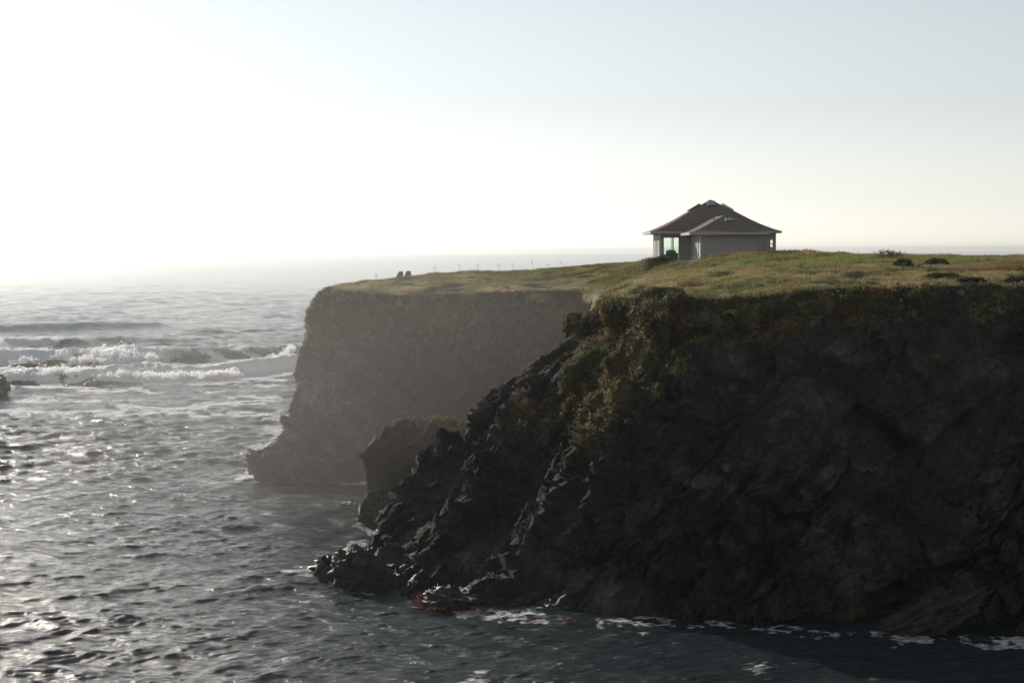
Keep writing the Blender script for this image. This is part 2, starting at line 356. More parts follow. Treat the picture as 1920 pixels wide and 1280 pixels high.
cliff = mesh_np('cliff', Pn.reshape(-1, 3), grid_faces(*Pn.shape[:2]), M_T, cn.reshape(-1, 3), attrs={'wet': wn})
tag(cliff, 'dark near sea cliff whose long ridge runs down to the water', kind='structure')
# far headland
L_far = [(616, 539), (598, 552), (587, 575), (580, 602), (560, 630), (552, 662), (549, 700), (552, 725), (535, 755), (528, 790), (508, 822), (490, 842), (470, 861), (480, 880), (500, 893), (520, 908)]
T_far = [(616, 541, 160.5), (640, 546, 158.5), (680, 549, 157), (750, 553, 156), (820, 552, 155), (900, 549, 153.5), (1000, 546, 152.5), (1085, 545, 152), (1180, 549, 146)]
F_far = [(520, 908), (570, 909), (610, 906), (680, 903), (760, 897), (900, 895), (1180, 900)]
def shape_far(px, py, S_, T_, Dt, Df):
    D = Df + (Dt - Df) * (1 - T_) ** .8
    D = D + (1.6 * np.sin((px - 600) / 62.0) + 1.0 * np.sin((px - 600) / 27.0 + .004 * (py - 500))) * np.sin(math.pi * T_) + 4 * sm(-T_, -1, -.5) * sm(T_, .0, .2) * np.exp(-((px - 560) / 40) ** 2) * 0
    return D
def wrap_far(p, w_):
    q = p.copy(); dd = 22 * w_; q[..., 1] += dd; q[..., 0] += dd * .45; q[..., 2] -= dd * .05; return q
Pf = sheet(L_far, T_far, F_far, 400, 560, 60, wrap_far, 5, tuck, shape_far, lambda P, N, t: rock_disp(P, N, t, 1.05, (.6, .1, .8), seed=40, big=.7), 1.15)
cf, wf, vgf = cliff_colour(Pf, normals_grid(Pf), 40, 3.2)
cf = cf * (1 + .55 * fbm(Pf / np.array([3.2, 3.2, 5.0]), 4, 49, .5, True) + .5 * sm(fbm(Pf / 1.3, 3, 51), .1, .4))[..., None]  # ridged tone contrast painted in, as the flat light gives the relief little shading
q1_, q2_ = P3(590, 725, 152), P3(625, 760, 152)
gw_ = np.exp(-((Pf[..., 0] - q1_[0]) / 2.6) ** 2 - ((Pf[..., 2] - q1_[2]) / 2.6) ** 2) + .7 * np.exp(-((Pf[..., 0] - q2_[0]) / 3.0) ** 2 - ((Pf[..., 2] - q2_[2]) / 2.2) ** 2)
cf = cf + (np.array([.30, .30, .31]) - cf) * (sm(gw_ + .6 * fbm(Pf / 1.2, 4, 47), .55, 1.0) * .5)[..., None]
cliff2 = mesh_np('headland', Pf.reshape(-1, 3), grid_faces(*Pf.shape[:2]), M_T, cf.reshape(-1, 3), attrs={'wet': wf})
tag(cliff2, 'far face of the headland across the cove, veiled in sea haze', kind='structure')
# cove wall joining the two (faces away to the left)
ev = np.array([plan(q) for q in EDGE_COVE + [(1100, 153)]])
sc_ = polyparam(ev, 160); rows = []
for k in range(120):
    t = k / 119; z_ = hp(sc_[:, 0], sc_[:, 1]) * (1 - t) - 2 * t - .3
    rows.append(np.stack([sc_[:, 0] - 5.0 * t * 0 + 1.2 - 2.5 * t, sc_[:, 1], z_], -1))
Pc = np.array(rows); Pc = rock_disp(Pc, -normals_grid(Pc), 0, .5, seed=80)
cc, wc, _ = cliff_colour(Pc, None, 80, 6.0)
tag(mesh_np('cove_wall', Pc.reshape(-1, 3), grid_faces(*Pc.shape[:2])[:, ::-1], M_T, cc.reshape(-1, 3), attrs={'wet': wc}), 'cliff face inside the cove', kind='structure')
# intermediate outcrop
L_out = [(745, 797), (722, 803), (708, 825), (697, 840), (675, 852), (684, 900), (690, 925), (682, 948), (668, 975), (690, 988)]
T_out = [(745, 797, 129), (765, 790, 129), (790, 786, 129), (830, 790, 128), (870, 800, 127), (960, 830, 124)]
F_out = [(690, 988), (740, 992), (960, 1000)]
Po = sheet(L_out, T_out, F_out, 200, 200, 40, lambda p, w_: p + np.array([7.0, 14, -4.0]) * w_, 30, lambda p, w_: p + np.array([2.0, 10, -5]) * w_,
           lambda px, py, S_, T_, Dt, Df: Df + (Dt - Df) * (1 - T_) ** 1.2, lambda P, N, t: rock_disp(P, N, t, .5, seed=90, big=.3), 1.0)
co, wo, vgo = cliff_colour(Po, None, 90, 9.0)
o = mesh_np('rock_outcrop', Po.reshape(-1, 3), grid_faces(*Po.shape[:2]), M_T, co.reshape(-1, 3), attrs={'wet': wo})
tag(o, 'rounded dark rock knob standing in the cove behind the near spur', 'rock')
# ------------------------------------------------------------------ land the photographer stands on
xs2 = np.linspace(-60, 60, 160); ys2 = np.linspace(-90, 12, 140); X2, Y2 = np.meshgrid(xs2, ys2)
ed = 2.2 + 1.2 * np.sin(X2 / 7) - np.abs(X2) * .12
Z2 = 22.3 + .2 * fbm(np.stack([X2, Y2, 0 * X2], -1) / 4, 3, 5) + .01 * -Y2 - 8.5 * np.maximum(Y2 - ed, 0)
Z2 = np.maximum(Z2, -3); P2_ = np.stack([X2, Y2, Z2], -1)
tag(mesh_np('near_ground', P2_.reshape(-1, 3), grid_faces(*X2.shape)[:, ::-1], M_T, veg_colour(P2_).reshape(-1, 3), attrs={'wet': 0 * Z2}), 'grassy cliff top under the viewpoint', kind='structure')
# ------------------------------------------------------------------ sea
dy = np.r_[np.arange(900, 250, -.7), np.arange(250, 7, -.38), [6.95]]
Drow = 24 * F / dy
pxc = np.r_[np.linspace(-3800, -120, 90), np.arange(-110, 2030, 2.9), np.linspace(2040, 5600, 80)]
TX = (pxc - 960) / F
SX = Drow[:, None] * TX[None]; SY = Drow[:, None] + 0 * SX
gapD = np.gradient(Drow)[:, None]
XY = np.stack([SX, SY], -1)
H = np.zeros_like(SX); DXx = np.zeros_like(SX); DYy = np.zeros_like(SX)
wr = np.random.default_rng(11)
near_shore = 1.0
for k in range(140):
    lam = .42 * (24 / .42) ** (wr.random() ** 1.0); th = R(-78 + wr.normal() * 32); kk = 2 * math.pi / lam
    dx_, dy_ = math.cos(th), math.sin(th)
    A = .0092 * lam ** .56 * (0.6 + .8 * wr.random())
    fade = np.clip(lam / (2.0 * gapD) - .7, 0, 1)
    ph = kk * (SX * dx_ + SY * dy_) + wr.random() * 6.28 + 1.0 * np.sin(SX * .031 * wr.normal() + SY * .027 * wr.normal() + k)
    H += A * fade * np.cos(ph); DXx -= .95 * A * fade * dx_ * np.sin(ph); DYy -= .95 * A * fade * dy_ * np.sin(ph)
PW = np.stack([SX, SY, 0 * SX], -1)
big = fbm(PW / 60, 3, 200); act = .75 + .5 * big
# calmer inside the cove
calm = 1 - .2 * sm(-SY, -125, -85) * sm(SX, -25, 5)
H *= act * calm; crest = H.copy()
foam = np.zeros_like(H)
pxg = 960 + SX / SY * F
n1 = fbm(PW / 7, 4, 210); n2 = fbm(PW / 2.2, 4, 220); n3 = fbm(PW / np.array([14, 5, 1]), 4, 230); n4 = fbm(PW / .9, 3, 240)
def ridge(pts, wf_, wb_, seed):
    """pts: (px, D, height, foam)"""
    p = np.array(pts, float); Dc = np.interp(pxg, p[:, 0], p[:, 1]) + 2.5 * fbm(PW / np.array([16, 1e6, 1]), 3, seed)
    h = np.interp(pxg, p[:, 0], p[:, 2]); fo_ = np.interp(pxg, p[:, 0], p[:, 3])
    r = SY - Dc; g = np.where(r < 0, np.exp(-(r / wf_) ** 2), np.exp(-(r / wb_) ** 2))
    inr = (pxg > p[0, 0]) & (pxg < p[-1, 0])
    return h * g * inr, fo_ * inr, r
# front breaker, rear breaker, green swell behind, small one far out
for pts, wf_, wb_, seed in [
    ([(-300, 262, 1.6, 1), (0, 266, 2.0, 1), (150, 266, 2.4, 1), (300, 270, 2.3, 1), (380, 272, 2.0, .9), (460, 280, 2.4, .8), (560, 298, 2.4, .8), (700, 310, 1, .5)], 2.6, 14, 301),
    ([(-300, 300, 2.4, 1), (0, 305, 2.8, 1), (120, 305, 3.0, 1), (230, 308, 3.2, 1), (280, 310, 3.2, .9), (330, 312, 3.1, .45), (350, 313, 3.1, .3), (420, 318, 2.9, .3), (560, 326, 2.4, .45), (700, 330, .5, 0)], 3.5, 16, 311),
    ([(-300, 360, 2.0, 1), (0, 365, 2.1, .95), (120, 370, 1.9, .7), (250, 380, 1.2, .1), (400, 390, .4, .0)], 5, 16, 321),
    ([(-300, 440, 1.8, .1), (0, 440, 2.0, .1), (150, 450, 2.0, .1), (290, 460, 1.4, .1), (330, 460, 0, 0)], 6, 18, 331),
    ([(330, 430, 0, 0), (380, 430, 1.4, .0), (430, 430, 0.2, .0)], 5, 12, 341)]:
    h_, f_, r = ridge(pts, wf_, wb_, seed)
    H = H + h_ * (1 + .12 * n1)
    lump = f_ * np.exp(-(r / (wb_ * .7)) ** 2) * sm(h_, .5, 1.6)
    H = H + lump * (.5 * np.abs(n2) + .8 * n1 + .3 * np.abs(n4))
    foam = np.maximum(foam, f_ * sm(-np.abs(r - 3) + 13 + 14 * n1 + 6 * n3, 0, 6))
# churned foam sheet between and in front of breakers
zone = np.exp(-((SY - 285) / 45) ** 2) * sm(-pxg, -620, -500)
foam = np.maximum(foam, sm(zone * .95 + .9 * n1 + .5 * n3, .5, 1.05) * .95)
zone2 = np.exp(-((SY - 232) / 48) ** 2) * sm(-pxg, -640, -480)
foam = np.maximum(foam, sm(zone2 * .6 + .9 * n3 + .6 * n2, .42, .9) * .7)
# foam along the rocks
def foot_dist(pts):
    q = np.array([sea_at(np.array(p[0]), np.array(p[1]))[:2] for p in pts]); d = np.full(SX.shape, 1e9)
    for k in range(len(q) - 1):
        ex, ey = q[k + 1] - q[k]; t = np.clip(((SX - q[k, 0]) * ex + (SY - q[k, 1]) * ey) / (ex * ex + ey * ey), 0, 1)
        d = np.minimum(d, np.hypot(SX - q[k, 0] - t * ex, SY - q[k, 1] - t * ey))
    return d
dn = foot_dist([(556, 1071), (615, 1078), (645, 1102), (700, 1112)])
dn2 = foot_dist([(770, 1128), (880, 1152), (1000, 1158), (1200, 1166), (1500, 1182), (1560, 1192), (1700, 1198), (1920, 1206)])
df = foot_dist([(700, 905), (520, 908), (470, 870), (490, 850), (528, 800)])
do = foot_dist([(668, 975), (690, 990), (690, 1000), (640, 1040)])
foam = np.maximum(foam, sm(1.6 - dn + 1.6 * n2 + 1.0 * n1, 0, 1.4) * .55)
foam = np.maximum(foam, sm(2.6 - df + 3 * n1 + 2 * n2, 0, 2) * .6)
foam = np.maximum(foam, sm(1.2 - do + 2 * n2, 0, 1.4) * .5)
foam = np.maximum(foam, sm(1.3 - dn2 * .6 + 1.1 * n2 + 1.3 * n4, .3, 1.5) * .58)
n5 = fbm(PW / np.array([3.2, .8, 1]), 4, 250)
q_ = np.exp(-((pxg - 1380) / 240) ** 2 - ((SY - 90.9 + (pxg - 1380) * .005) / 1.1) ** 2) + .8 * np.exp(-((pxg - 1880) / 110) ** 2 - ((SY - 85.3) / .7) ** 2) + .5 * np.exp(-((pxg - 1000) / 260) ** 2 - ((SY - 92.5) / 1.6) ** 2)
foam = np.maximum(foam, sm(q_ * .62 + .7 * n5 + .3 * n2, .38, .9) * .55)
# scattered whitecaps and streaks
cw = crest / (.35 + .0 * crest)
foam = np.maximum(foam, sm(n3 + .35 * n1 + .35 * np.clip(cw, -1, 1.5) + .25 * sm(SY, 120, 260) * sm(-SY, -500, -260), .72, 1.0) * .7)
foam = np.maximum(foam, sm(fbm(PW / np.array([26, 9, 1]), 4, 260), .42, .52) * sm(SY, 300, 420) * .55)
far_f = sm(SY, 500, 1500)
VS = np.stack([SX + DXx * calm, SY + DYy * calm, H], -1)
mt, n, p, L = newmat('sea_water'); M_SEA = mt
tc = n.nodes.new('ShaderNodeTexCoord')
mp = n.nodes.new('ShaderNodeMapping'); mp.inputs['Scale'].default_value = (.75, 1.5, 1); L.new(tc.outputs['Object'], mp.inputs[0])
na = n.nodes.new('ShaderNodeTexNoise'); na.inputs['Scale'].default_value = 1.3; na.inputs['Detail'].default_value = 8; na.inputs['Roughness'].default_value = .66; na.inputs['Distortion'].default_value = .6
L.new(mp.outputs[0], na.inputs[0])
bp = n.nodes.new('ShaderNodeBump'); bp.inputs['Strength'].default_value = .85; bp.inputs['Distance'].default_value = .25
L.new(na.outputs[0], bp.inputs['Height']); L.new(bp.outputs[0], p.inputs['Normal'])
p.inputs['Base Color'].default_value = (.017, .027, .029, 1); p.inputs['Roughness'].default_value = .14; p.inputs['IOR'].default_value = 1.33
fa = n.nodes.new('ShaderNodeAttribute'); fa.attribute_name = 'foam'
nf = n.nodes.new('ShaderNodeTexNoise'); nf.inputs['Scale'].default_value = 1.6; nf.inputs['Detail'].default_value = 8; nf.inputs['Roughness'].default_value = .7; nf.inputs['Distortion'].default_value = 1.2
L.new(mp.outputs[0], nf.inputs[0])
s1 = n.nodes.new('ShaderNodeMath'); s1.operation = 'SUBTRACT'; s1.inputs[1].default_value = .5; L.new(nf.outputs[0], s1.inputs[0])
s2 = n.nodes.new('ShaderNodeMath'); s2.operation = 'MULTIPLY_ADD'; s2.inputs[1].default_value = 1.7; L.new(s1.outputs[0], s2.inputs[0]); L.new(fa.outputs['Fac'], s2.inputs[2])
s3 = n.nodes.new('ShaderNodeMapRange'); s3.interpolation_type = 'SMOOTHSTEP'; s3.inputs[1].default_value = .35; s3.inputs[2].default_value = .75; L.new(s2.outputs[0], s3.inputs[0])
s4 = n.nodes.new('ShaderNodeMath'); s4.operation = 'MULTIPLY'; L.new(s3.outputs[0], s4.inputs[0])
s5 = n.nodes.new('ShaderNodeMapRange'); s5.inputs[1].default_value = .02; s5.inputs[2].default_value = .4; L.new(fa.outputs['Fac'], s5.inputs[0]); L.new(s5.outputs[0], s4.inputs[1])
fo = n.nodes.new('ShaderNodeBsdfPrincipled'); fo.inputs['Base Color'].default_value = (.88, .89, .89, 1); fo.inputs['Roughness'].default_value = .7
bp2 = n.nodes.new('ShaderNodeBump'); bp2.inputs['Strength'].default_value = .6; bp2.inputs['Distance'].default_value = .3; L.new(nf.outputs[0], bp2.inputs['Height']); L.new(bp2.outputs[0], fo.inputs['Normal'])
tr = n.nodes.new('ShaderNodeBsdfTranslucent'); tr.inputs[0].default_value = (.8, .82, .82, 1)
mf = n.nodes.new('ShaderNodeMixShader'); mf.inputs[0].default_value = .35; L.new(fo.outputs[0], mf.inputs[1]); L.new(tr.outputs[0], mf.inputs[2])
tg = n.nodes.new('ShaderNodeBsdfDiffuse'); tg.inputs[0].default_value = (.30, .42, .35, 1)
th_ = n.nodes.new('ShaderNodeAttribute'); th_.attribute_name = 'thin'
mw = n.nodes.new('ShaderNodeMixShader'); L.new(th_.outputs['Fac'], mw.inputs[0]); L.new(p.outputs[0], mw.inputs[1]); L.new(tg.outputs[0], mw.inputs[2])
mx = n.nodes.new('ShaderNodeMixShader'); L.new(s4.outputs[0], mx.inputs[0]); L.new(mw.outputs[0], mx.inputs[1]); L.new(mf.outputs[0], mx.inputs[2])
L.new(mx.outputs[0], n.nodes['Material Output'].inputs['Surface'])
thin = .35 * sm(H, .9, 2.4)
sea = mesh_np('sea', VS.reshape(-1, 3), grid_faces(*SX.shape)[:, ::-1], M_SEA, attrs={'foam': foam, 'thin': thin})
tag(sea, 'choppy grey green ocean with breaking surf', kind='structure')
sb = MB().box(-9300, 9300, -9300, 9300, -4.4, -4.0)
tag(sb.build('seabed', noise_mat('seabed', (.02, .03, .03), (.03, .04, .04), 1)), kind='structure')
def sea_h(px, D):
    i = np.argmin(np.abs(Drow - D)); j = np.argmin(np.abs(pxc - px)); return H[i, j]
# ------------------------------------------------------------------ spray thrown up by the breakers (uncountable droplets)
sp_m, n, p, L = newmat('spray'); p.inputs['Base Color'].default_value = (.85, .86, .87, 1); p.inputs['Roughness'].default_value = .8
tr = n.nodes.new('ShaderNodeBsdfTranslucent'); tr.inputs[0].default_value = (.9, .9, .9, 1)
mx = n.nodes.new('ShaderNodeMixShader'); mx.inputs[0].default_value = .5; L.new(p.outputs[0], mx.inputs[1]); L.new(tr.outputs[0], mx.inputs[2]); L.new(mx.outputs[0], n.nodes['Material Output'].inputs['Surface'])
PL = []   # (px, py, D, rx, rz, n)
def plume(px, py, D, rx, rz, n_, ry=2.5): PL.append((px, py, D, rx, rz, n_, ry))
for px_, py_, rx_, rz_, n_ in [(232, 668, 3.4, 3.0, 16000), (205, 664, 2.6, 2.4, 8000), (262, 676, 2.6, 1.9, 8000), (175, 676, 3.6, 1.7, 8000), (120, 676, 3.4, 2.3, 6500), (60, 674, 4.5, 1.4, 6000), (10, 676, 4.5, 1.4, 6000), (285, 684, 1.8, 1.0, 3000)]:
    plume(px_, py_, 305, rx_, rz_, n_)
for px_, py_, rx_, rz_, n_ in [(60, 702, 4, 1.2, 5000), (110, 696, 4.5, 1.6, 7000), (170, 700, 4, 1.5, 6000), (225, 706, 3.5, 1.0, 4500), (20, 700, 4, 1.2, 5000), (260, 708, 4, .9, 4000), (310, 706, 4, .9, 3500), (375, 703, 4, .9, 3000), (430, 700, 3, .7, 1800)]:
    plume(px_, py_, 267, rx_, rz_, n_)
plume(532, 668, 300, 1.6, 1.8, 6500); plume(515, 674, 300, 2.2, 1.2, 3500); plume(545, 664, 302, 1.2, 2.2, 5500)
plume(8, 738, 248, 2.0, 1.6, 3500); plume(25, 748, 247, 1.6, .8, 1800)
for k in range(46):
    px_ = -60 + 350 * (k + rng.random()) / 46; t_ = np.exp(-((px_ - 235) / 45) ** 2)
    plume(px_, 690 - 6 - 18 * t_ * rng.random() - 8 * rng.random(), 304 + 3 * rng.normal(), 1.2 + 1.6 * rng.random(), .8 + .8 * rng.random() + t_, 3600)
for k in range(60):
    px_ = -60 + 600 * (k + rng.random()) / 60; plume(px_, np.interp(px_, [-60, 100, 200, 380, 460, 540], [704, 700, 706, 706, 698, 684]) - 7 * rng.random(), 265 + 34 * sm(px_, 380, 560) + 2 * rng.normal(), .9 + 1.6 * rng.random(), .45 + .6 * rng.random() * (1 - .5 * sm(px_, 350, 540)), int(200 + 3200 * rng.random() ** 2.5))
pts = []
for (px_, py_, D_, rx_, rz_, n_, ry_) in PL:
    c = P3(px_, py_, D_); g = rng.normal(size=(n_ * 3, 3)); rr = np.linalg.norm(g, axis=1, keepdims=True); g = g / rr * (rng.random((len(g), 1)) ** .55) * 1.15
    q = g * np.array([rx_, ry_, rz_]) + c
    nn = fbm((q - c) / 1.2, 3, int(px_) + 5); rad = np.linalg.norm(g, axis=1)
    kp = (nn * 1.3 + .85 - rad) > rng.random(len(q)) * .9
    pts.append(q[kp & (q[:, 2] > 0)][:n_])
pts = np.concatenate(pts); nP = len(pts)
sz = .05 + .12 * rng.random(nP) ** 2
u1 = rng.normal(size=(nP, 3)); u1 /= np.linalg.norm(u1, axis=1, keepdims=True); u2 = np.cross(u1, rng.normal(size=(nP, 3))); u2 /= np.linalg.norm(u2, axis=1, keepdims=True)
Vp = np.stack([pts + u1 * sz[:, None], pts - u1 * .5 * sz[:, None] + u2 * .87 * sz[:, None], pts - u1 * .5 * sz[:, None] - u2 * .87 * sz[:, None]], 1).reshape(-1, 3)
o = mesh_np('sea_spray', Vp, np.arange(nP * 3).reshape(-1, 3), sp_m, smooth=False)
tag(o, 'white spray thrown up where the breakers hit the reef', 'sea spray', kind='stuff')
# ------------------------------------------------------------------ rocks
def rock(name, c, size, seed, label, rot=0, tilt=0, base=(.07, .06, .05), group=None, kelp=0, sub=5, amp=.28):
    import bmesh
    bm = bmesh.new(); bmesh.ops.create_icosphere(bm, subdivisions=sub, radius=1)
    me = bpy.data.meshes.new(name); bm.to_mesh(me); bm.free()
    V = np.zeros(len(me.vertices) * 3, np.float32); me.vertices.foreach_get('co', V); V = V.reshape(-1, 3).astype(float); Nn_ = V.copy()
    V = V * (1 + amp * (1.2 * fbm(Nn_ * 1.3 + seed, 3, seed) + .8 * fbm((Nn_ + seed) * np.array([1.2, 2, 5.0]), 4, seed + 3, .55, True)))[:, None] + Nn_ * (.30 * facet(Nn_ * 1.6 + seed, seed + 80) + .22 * facet(Nn_ * 3.6 + seed, seed + 90))[:, None]
    V = V * np.array(size)
    ct, st = math.cos(tilt), math.sin(tilt); V = np.stack([V[:, 0] * ct + V[:, 2] * st, V[:, 1], -V[:, 0] * st + V[:, 2] * ct], -1)
    cz, sz_ = math.cos(rot), math.sin(rot); V = np.stack([V[:, 0] * cz - V[:, 1] * sz_, V[:, 0] * sz_ + V[:, 1] * cz, V[:, 2]], -1)
    me.vertices.foreach_set('co', V.astype(np.float32).ravel()); me.polygons.foreach_set('use_smooth', [True] * len(me.polygons))
    n_ = fbm(V / .8 + seed, 4, seed + 7); c3 = np.array(base) * (1 + .5 * n_)[:, None]
    if kelp: c3 = c3 + (np.array([.20, .055, .02]) - c3) * sm(n_ + kelp - V[:, 2] * .6, .2, .5)[:, None]
    ca = me.attributes.new('col', 'FLOAT_COLOR', 'POINT'); ca.data.foreach_set('color', np.c_[c3, np.ones(len(c3))].astype(np.float32).ravel())
    wa = me.attributes.new('wet', 'FLOAT', 'POINT'); wa.data.foreach_set('value', np.full(len(V), .75, np.float32))
    me.materials.append(M_ROCK); me.update()
    o = bpy.data.objects.new(name, me); C.objects.link(o); o.location = c
    tag(o, label, 'rock', group); return o
G = 'rocks awash in the surf'
q = P3(100, 690, 291); rock('rock', (q[0], 291, 1.3), (2.3, 1.2, .7), 3, 'low brown reef ridge poking out of white foam, behind the flatter slab', tilt=-.05, base=(.20, .16, .115), group=G)
q = P3(45, 690, 292); rock('rock', (q[0], 292, 1.0), (2.8, 1.0, .5), 7, 'thin left end of the brown reef in the rear foam', base=(.20, .16, .115), group=G)
q = P3(58, 716, 263); rock('rock', (q[0], 259, .15), (2.4, 1.1, .6), 9, 'flat brown slab at the foot of the front breaker', tilt=.08, base=(.18, .145, .105), group=G)
q = P3(186, 719, 261); rock('rock', (q[0], 258, .1), (1.4, .9, .7), 12, 'small brown rock awash right of the flat slab', base=(.18, .145, .105), group=G)
q = P3(-8, 750, 240); rock('rock', (q[0], 240, .8), (2.2, 2.0, 2.6), 15, 'tall brown rock cut by the left edge of the picture', base=(.18, .145, .105), group=G)
q = sea_at(np.array(845.), np.array(1135.)); rock('rock', (q[0], q[1], .1), (2.0, 1.1, .8), 18, 'low black rock trimmed with orange kelp below the near cliff', base=(.022, .02, .018), kelp=.0, group='rocks at the foot of the cliffs', tilt=.06)
q = sea_at(np.array(1750.), np.array(1182.)); rock('rock', (q[0] - .4, q[1] + .6, .6), (3.4, 1.7, 1.05), 22, 'large slanting grey boulder in the dark water at right', base=(.026, .024, .022), group='rocks at the foot of the cliffs', tilt=-.42)
q = sea_at(np.array(548.), np.array(906.)); rock('rock', (q[0], q[1] + 1, .3), (2.6, 2.2, 1.5), 25, 'slanting wet slab at the outer toe of the far headland', base=(.03, .027, .023), kelp=.0, group='rocks at the foot of the cliffs', tilt=-.5)
q = sea_at(np.array(590.), np.array(908.)); rock('rock', (q[0], q[1] + 1.4, .4), (2.7, 1.8, 1.4), 27, 'second slanting slab at the toe of the far headland', base=(.03, .027, .023), group='rocks at the foot of the cliffs', tilt=-.7)
q = sea_at(np.array(483.), np.array(868.)); rock('rock', (q[0], q[1] + .5, .2), (1.3, 1.0, .9), 29, 'small wet rock at the very tip of the far headland', base=(.03, .027, .023), group='rocks at the foot of the cliffs', tilt=-.4)
q = sea_at(np.array(655.), np.array(948.)); rock('rock', (q[0], q[1], 0), (.75, .6, .3), 31, 'tiny black rock in the foam off the cove knob', base=(.05, .045, .04), group='rocks at the foot of the cliffs')
q = sea_at(np.array(632.), np.array(1078.)); rock('rock', (q[0], q[1] + .8, .3), (2.2, 1.5, 1.1), 33, 'jagged wet rock at the toe of the near spur', base=(.028, .025, .021), group='rocks at the foot of the cliffs', tilt=-.4)
q = sea_at(np.array(675.), np.array(1100.)); rock('rock', (q[0], q[1] + .8, .6), (1.5, 1.2, 1.7), 35, 'upright wet rock beside the toe of the near spur', base=(.028, .025, .021), group='rocks at the foot of the cliffs', tilt=-.5)
# kelp fronds afloat
kp = []; kc = []
for (px_, py_, rx_, ry_, n_) in [(795, 1135, .8, .8, 700), (850, 1145, 1.6, .4, 900), (1000, 1164, .55, .22, 150), (1068, 1168, .35, .15, 60), (788, 1122, .4, .6, 300)]:
    c = sea_at(np.array(float(px_)), np.array(float(py_)))
    for k in range(n_):
        g = rng.normal(size=2) * .55; b = np.array([c[0] + g[0] * rx_, c[1] + g[1] * ry_, .12 + .12 * rng.random()]); th = rng.random() * 6.28; l_ = .12 + .22 * rng.random()
        d_ = np.array([math.cos(th), math.sin(th), .25 * rng.normal()]) * l_; s_ = np.array([-math.sin(th), math.cos(th), .4]) * .035
        kp += [b - s_, b + s_, b + d_ + np.array([0, 0, .06])]; cc_ = np.array([.12, .042, .02]) * (.5 + rng.random()); kc += [cc_] * 3
o = mesh_np('kelp', np.array(kp), np.arange(len(kp)).reshape(-1, 3), M_LEAF, np.array(kc), smooth=False); tag(o, 'orange brown kelp floating along the foot of the near cliff', 'kelp', kind='stuff')
# ------------------------------------------------------------------ grass and ground cover
def blades(base, hgt, cols, per=4, wid=.03, lean=.45, name='grass', spread=.12):
    nT = len(base); B = np.repeat(base, per, 0) + np.c_[rng.normal(size=(nT * per, 2)) * spread, np.zeros(nT * per)]
    h_ = np.repeat(hgt, per) * (.6 + .6 * rng.random(nT * per)); th = rng.random(nT * per) * 6.283; ln = rng.normal(size=(nT * per, 2)) * lean
    d = np.c_[ln * h_[:, None], h_]; s_ = np.c_[np.cos(th), np.sin(th), 0 * th] * (wid * (.6 + .8 * rng.random(nT * per)))[:, None]
    V = np.stack([B - s_ - [0, 0, .05], B + s_ - [0, 0, .05], B + d], 1).reshape(-1, 3)
    cc_ = np.repeat(cols, per, 0) * (.7 + .7 * rng.random((nT * per, 1))); cc_ = np.repeat(cc_, 3, 0)
    return V, cc_
def link_tris(name, V, c_, label, cat, **kw):
    o = mesh_np(name, V, np.arange(len(V)).reshape(-1, 3), M_LEAF, c_, smooth=False); tag(o, label, cat, **kw); return o
NG = 150000
gx = rng.uniform(-24, 62, NG * 3); gy = rng.uniform(100, 192, NG * 3)
kpm = (sdist(gx, gy) < .3) & ~((gx > 15.5) & (gx < 28.5) & (gy > 144) & (gy < 160.5)) & (np.abs((gx / gy * F + 960) - 1270) < 760)
gx, gy = gx[kpm][:NG], gy[kpm][:NG]
dens = fbm(np.stack([gx, gy, 0 * gx], -1) / 2.5, 3, 91); kk_ = dens > -.35; gx, gy, dens = gx[kk_], gy[kk_], dens[kk_]
sdg = sdist(gx, gy) + 1.3 * fbm(np.stack([gx, gy, 0 * gx], -1) / 3.0, 3, 77)
gz = hp(gx, gy) + bumps(gx, gy) - 2.2 * np.maximum(sdg, 0) ** 1.2 - .35 * np.exp(-np.maximum(-sdg, 0) / .8)
kk_ = sdg < .6; gx, gy, gz, dens = gx[kk_], gy[kk_], gz[kk_], dens[kk_]
B = np.stack([gx, gy, gz], -1)
tall = np.zeros(len(gx))
for (px_, py_, D_, rx, ry) in [(1170, 497, 152, 2.6, 2.5), (1240, 498, 141, 3, 2.5), (1300, 490, 141, 3.0, 2.0), (1350, 485, 139, 2, 1.5), (1900, 488, 128, 2.5, 2)]:
    q = P3(px_, py_, D_); tall = np.maximum(tall, np.exp(-((gx - q[0]) / rx) ** 2 - ((gy - q[1]) / ry) ** 2))
hg = .10 + .17 * rng.random(len(gx)) ** 1.5 + .08 * np.maximum(dens, 0) + .42 * tall * rng.random(len(gx))
cg = veg_colour(B) * 1.25
cg = cg + (np.array([.20, .16, .085]) - cg) * (.6 * tall)[:, None]
V, c_ = blades(B, hg, cg, 4, .03, .4)
link_tris('grass', V, c_, 'rough grass and low ground cover over the headland top', 'grass', kind='stuff')
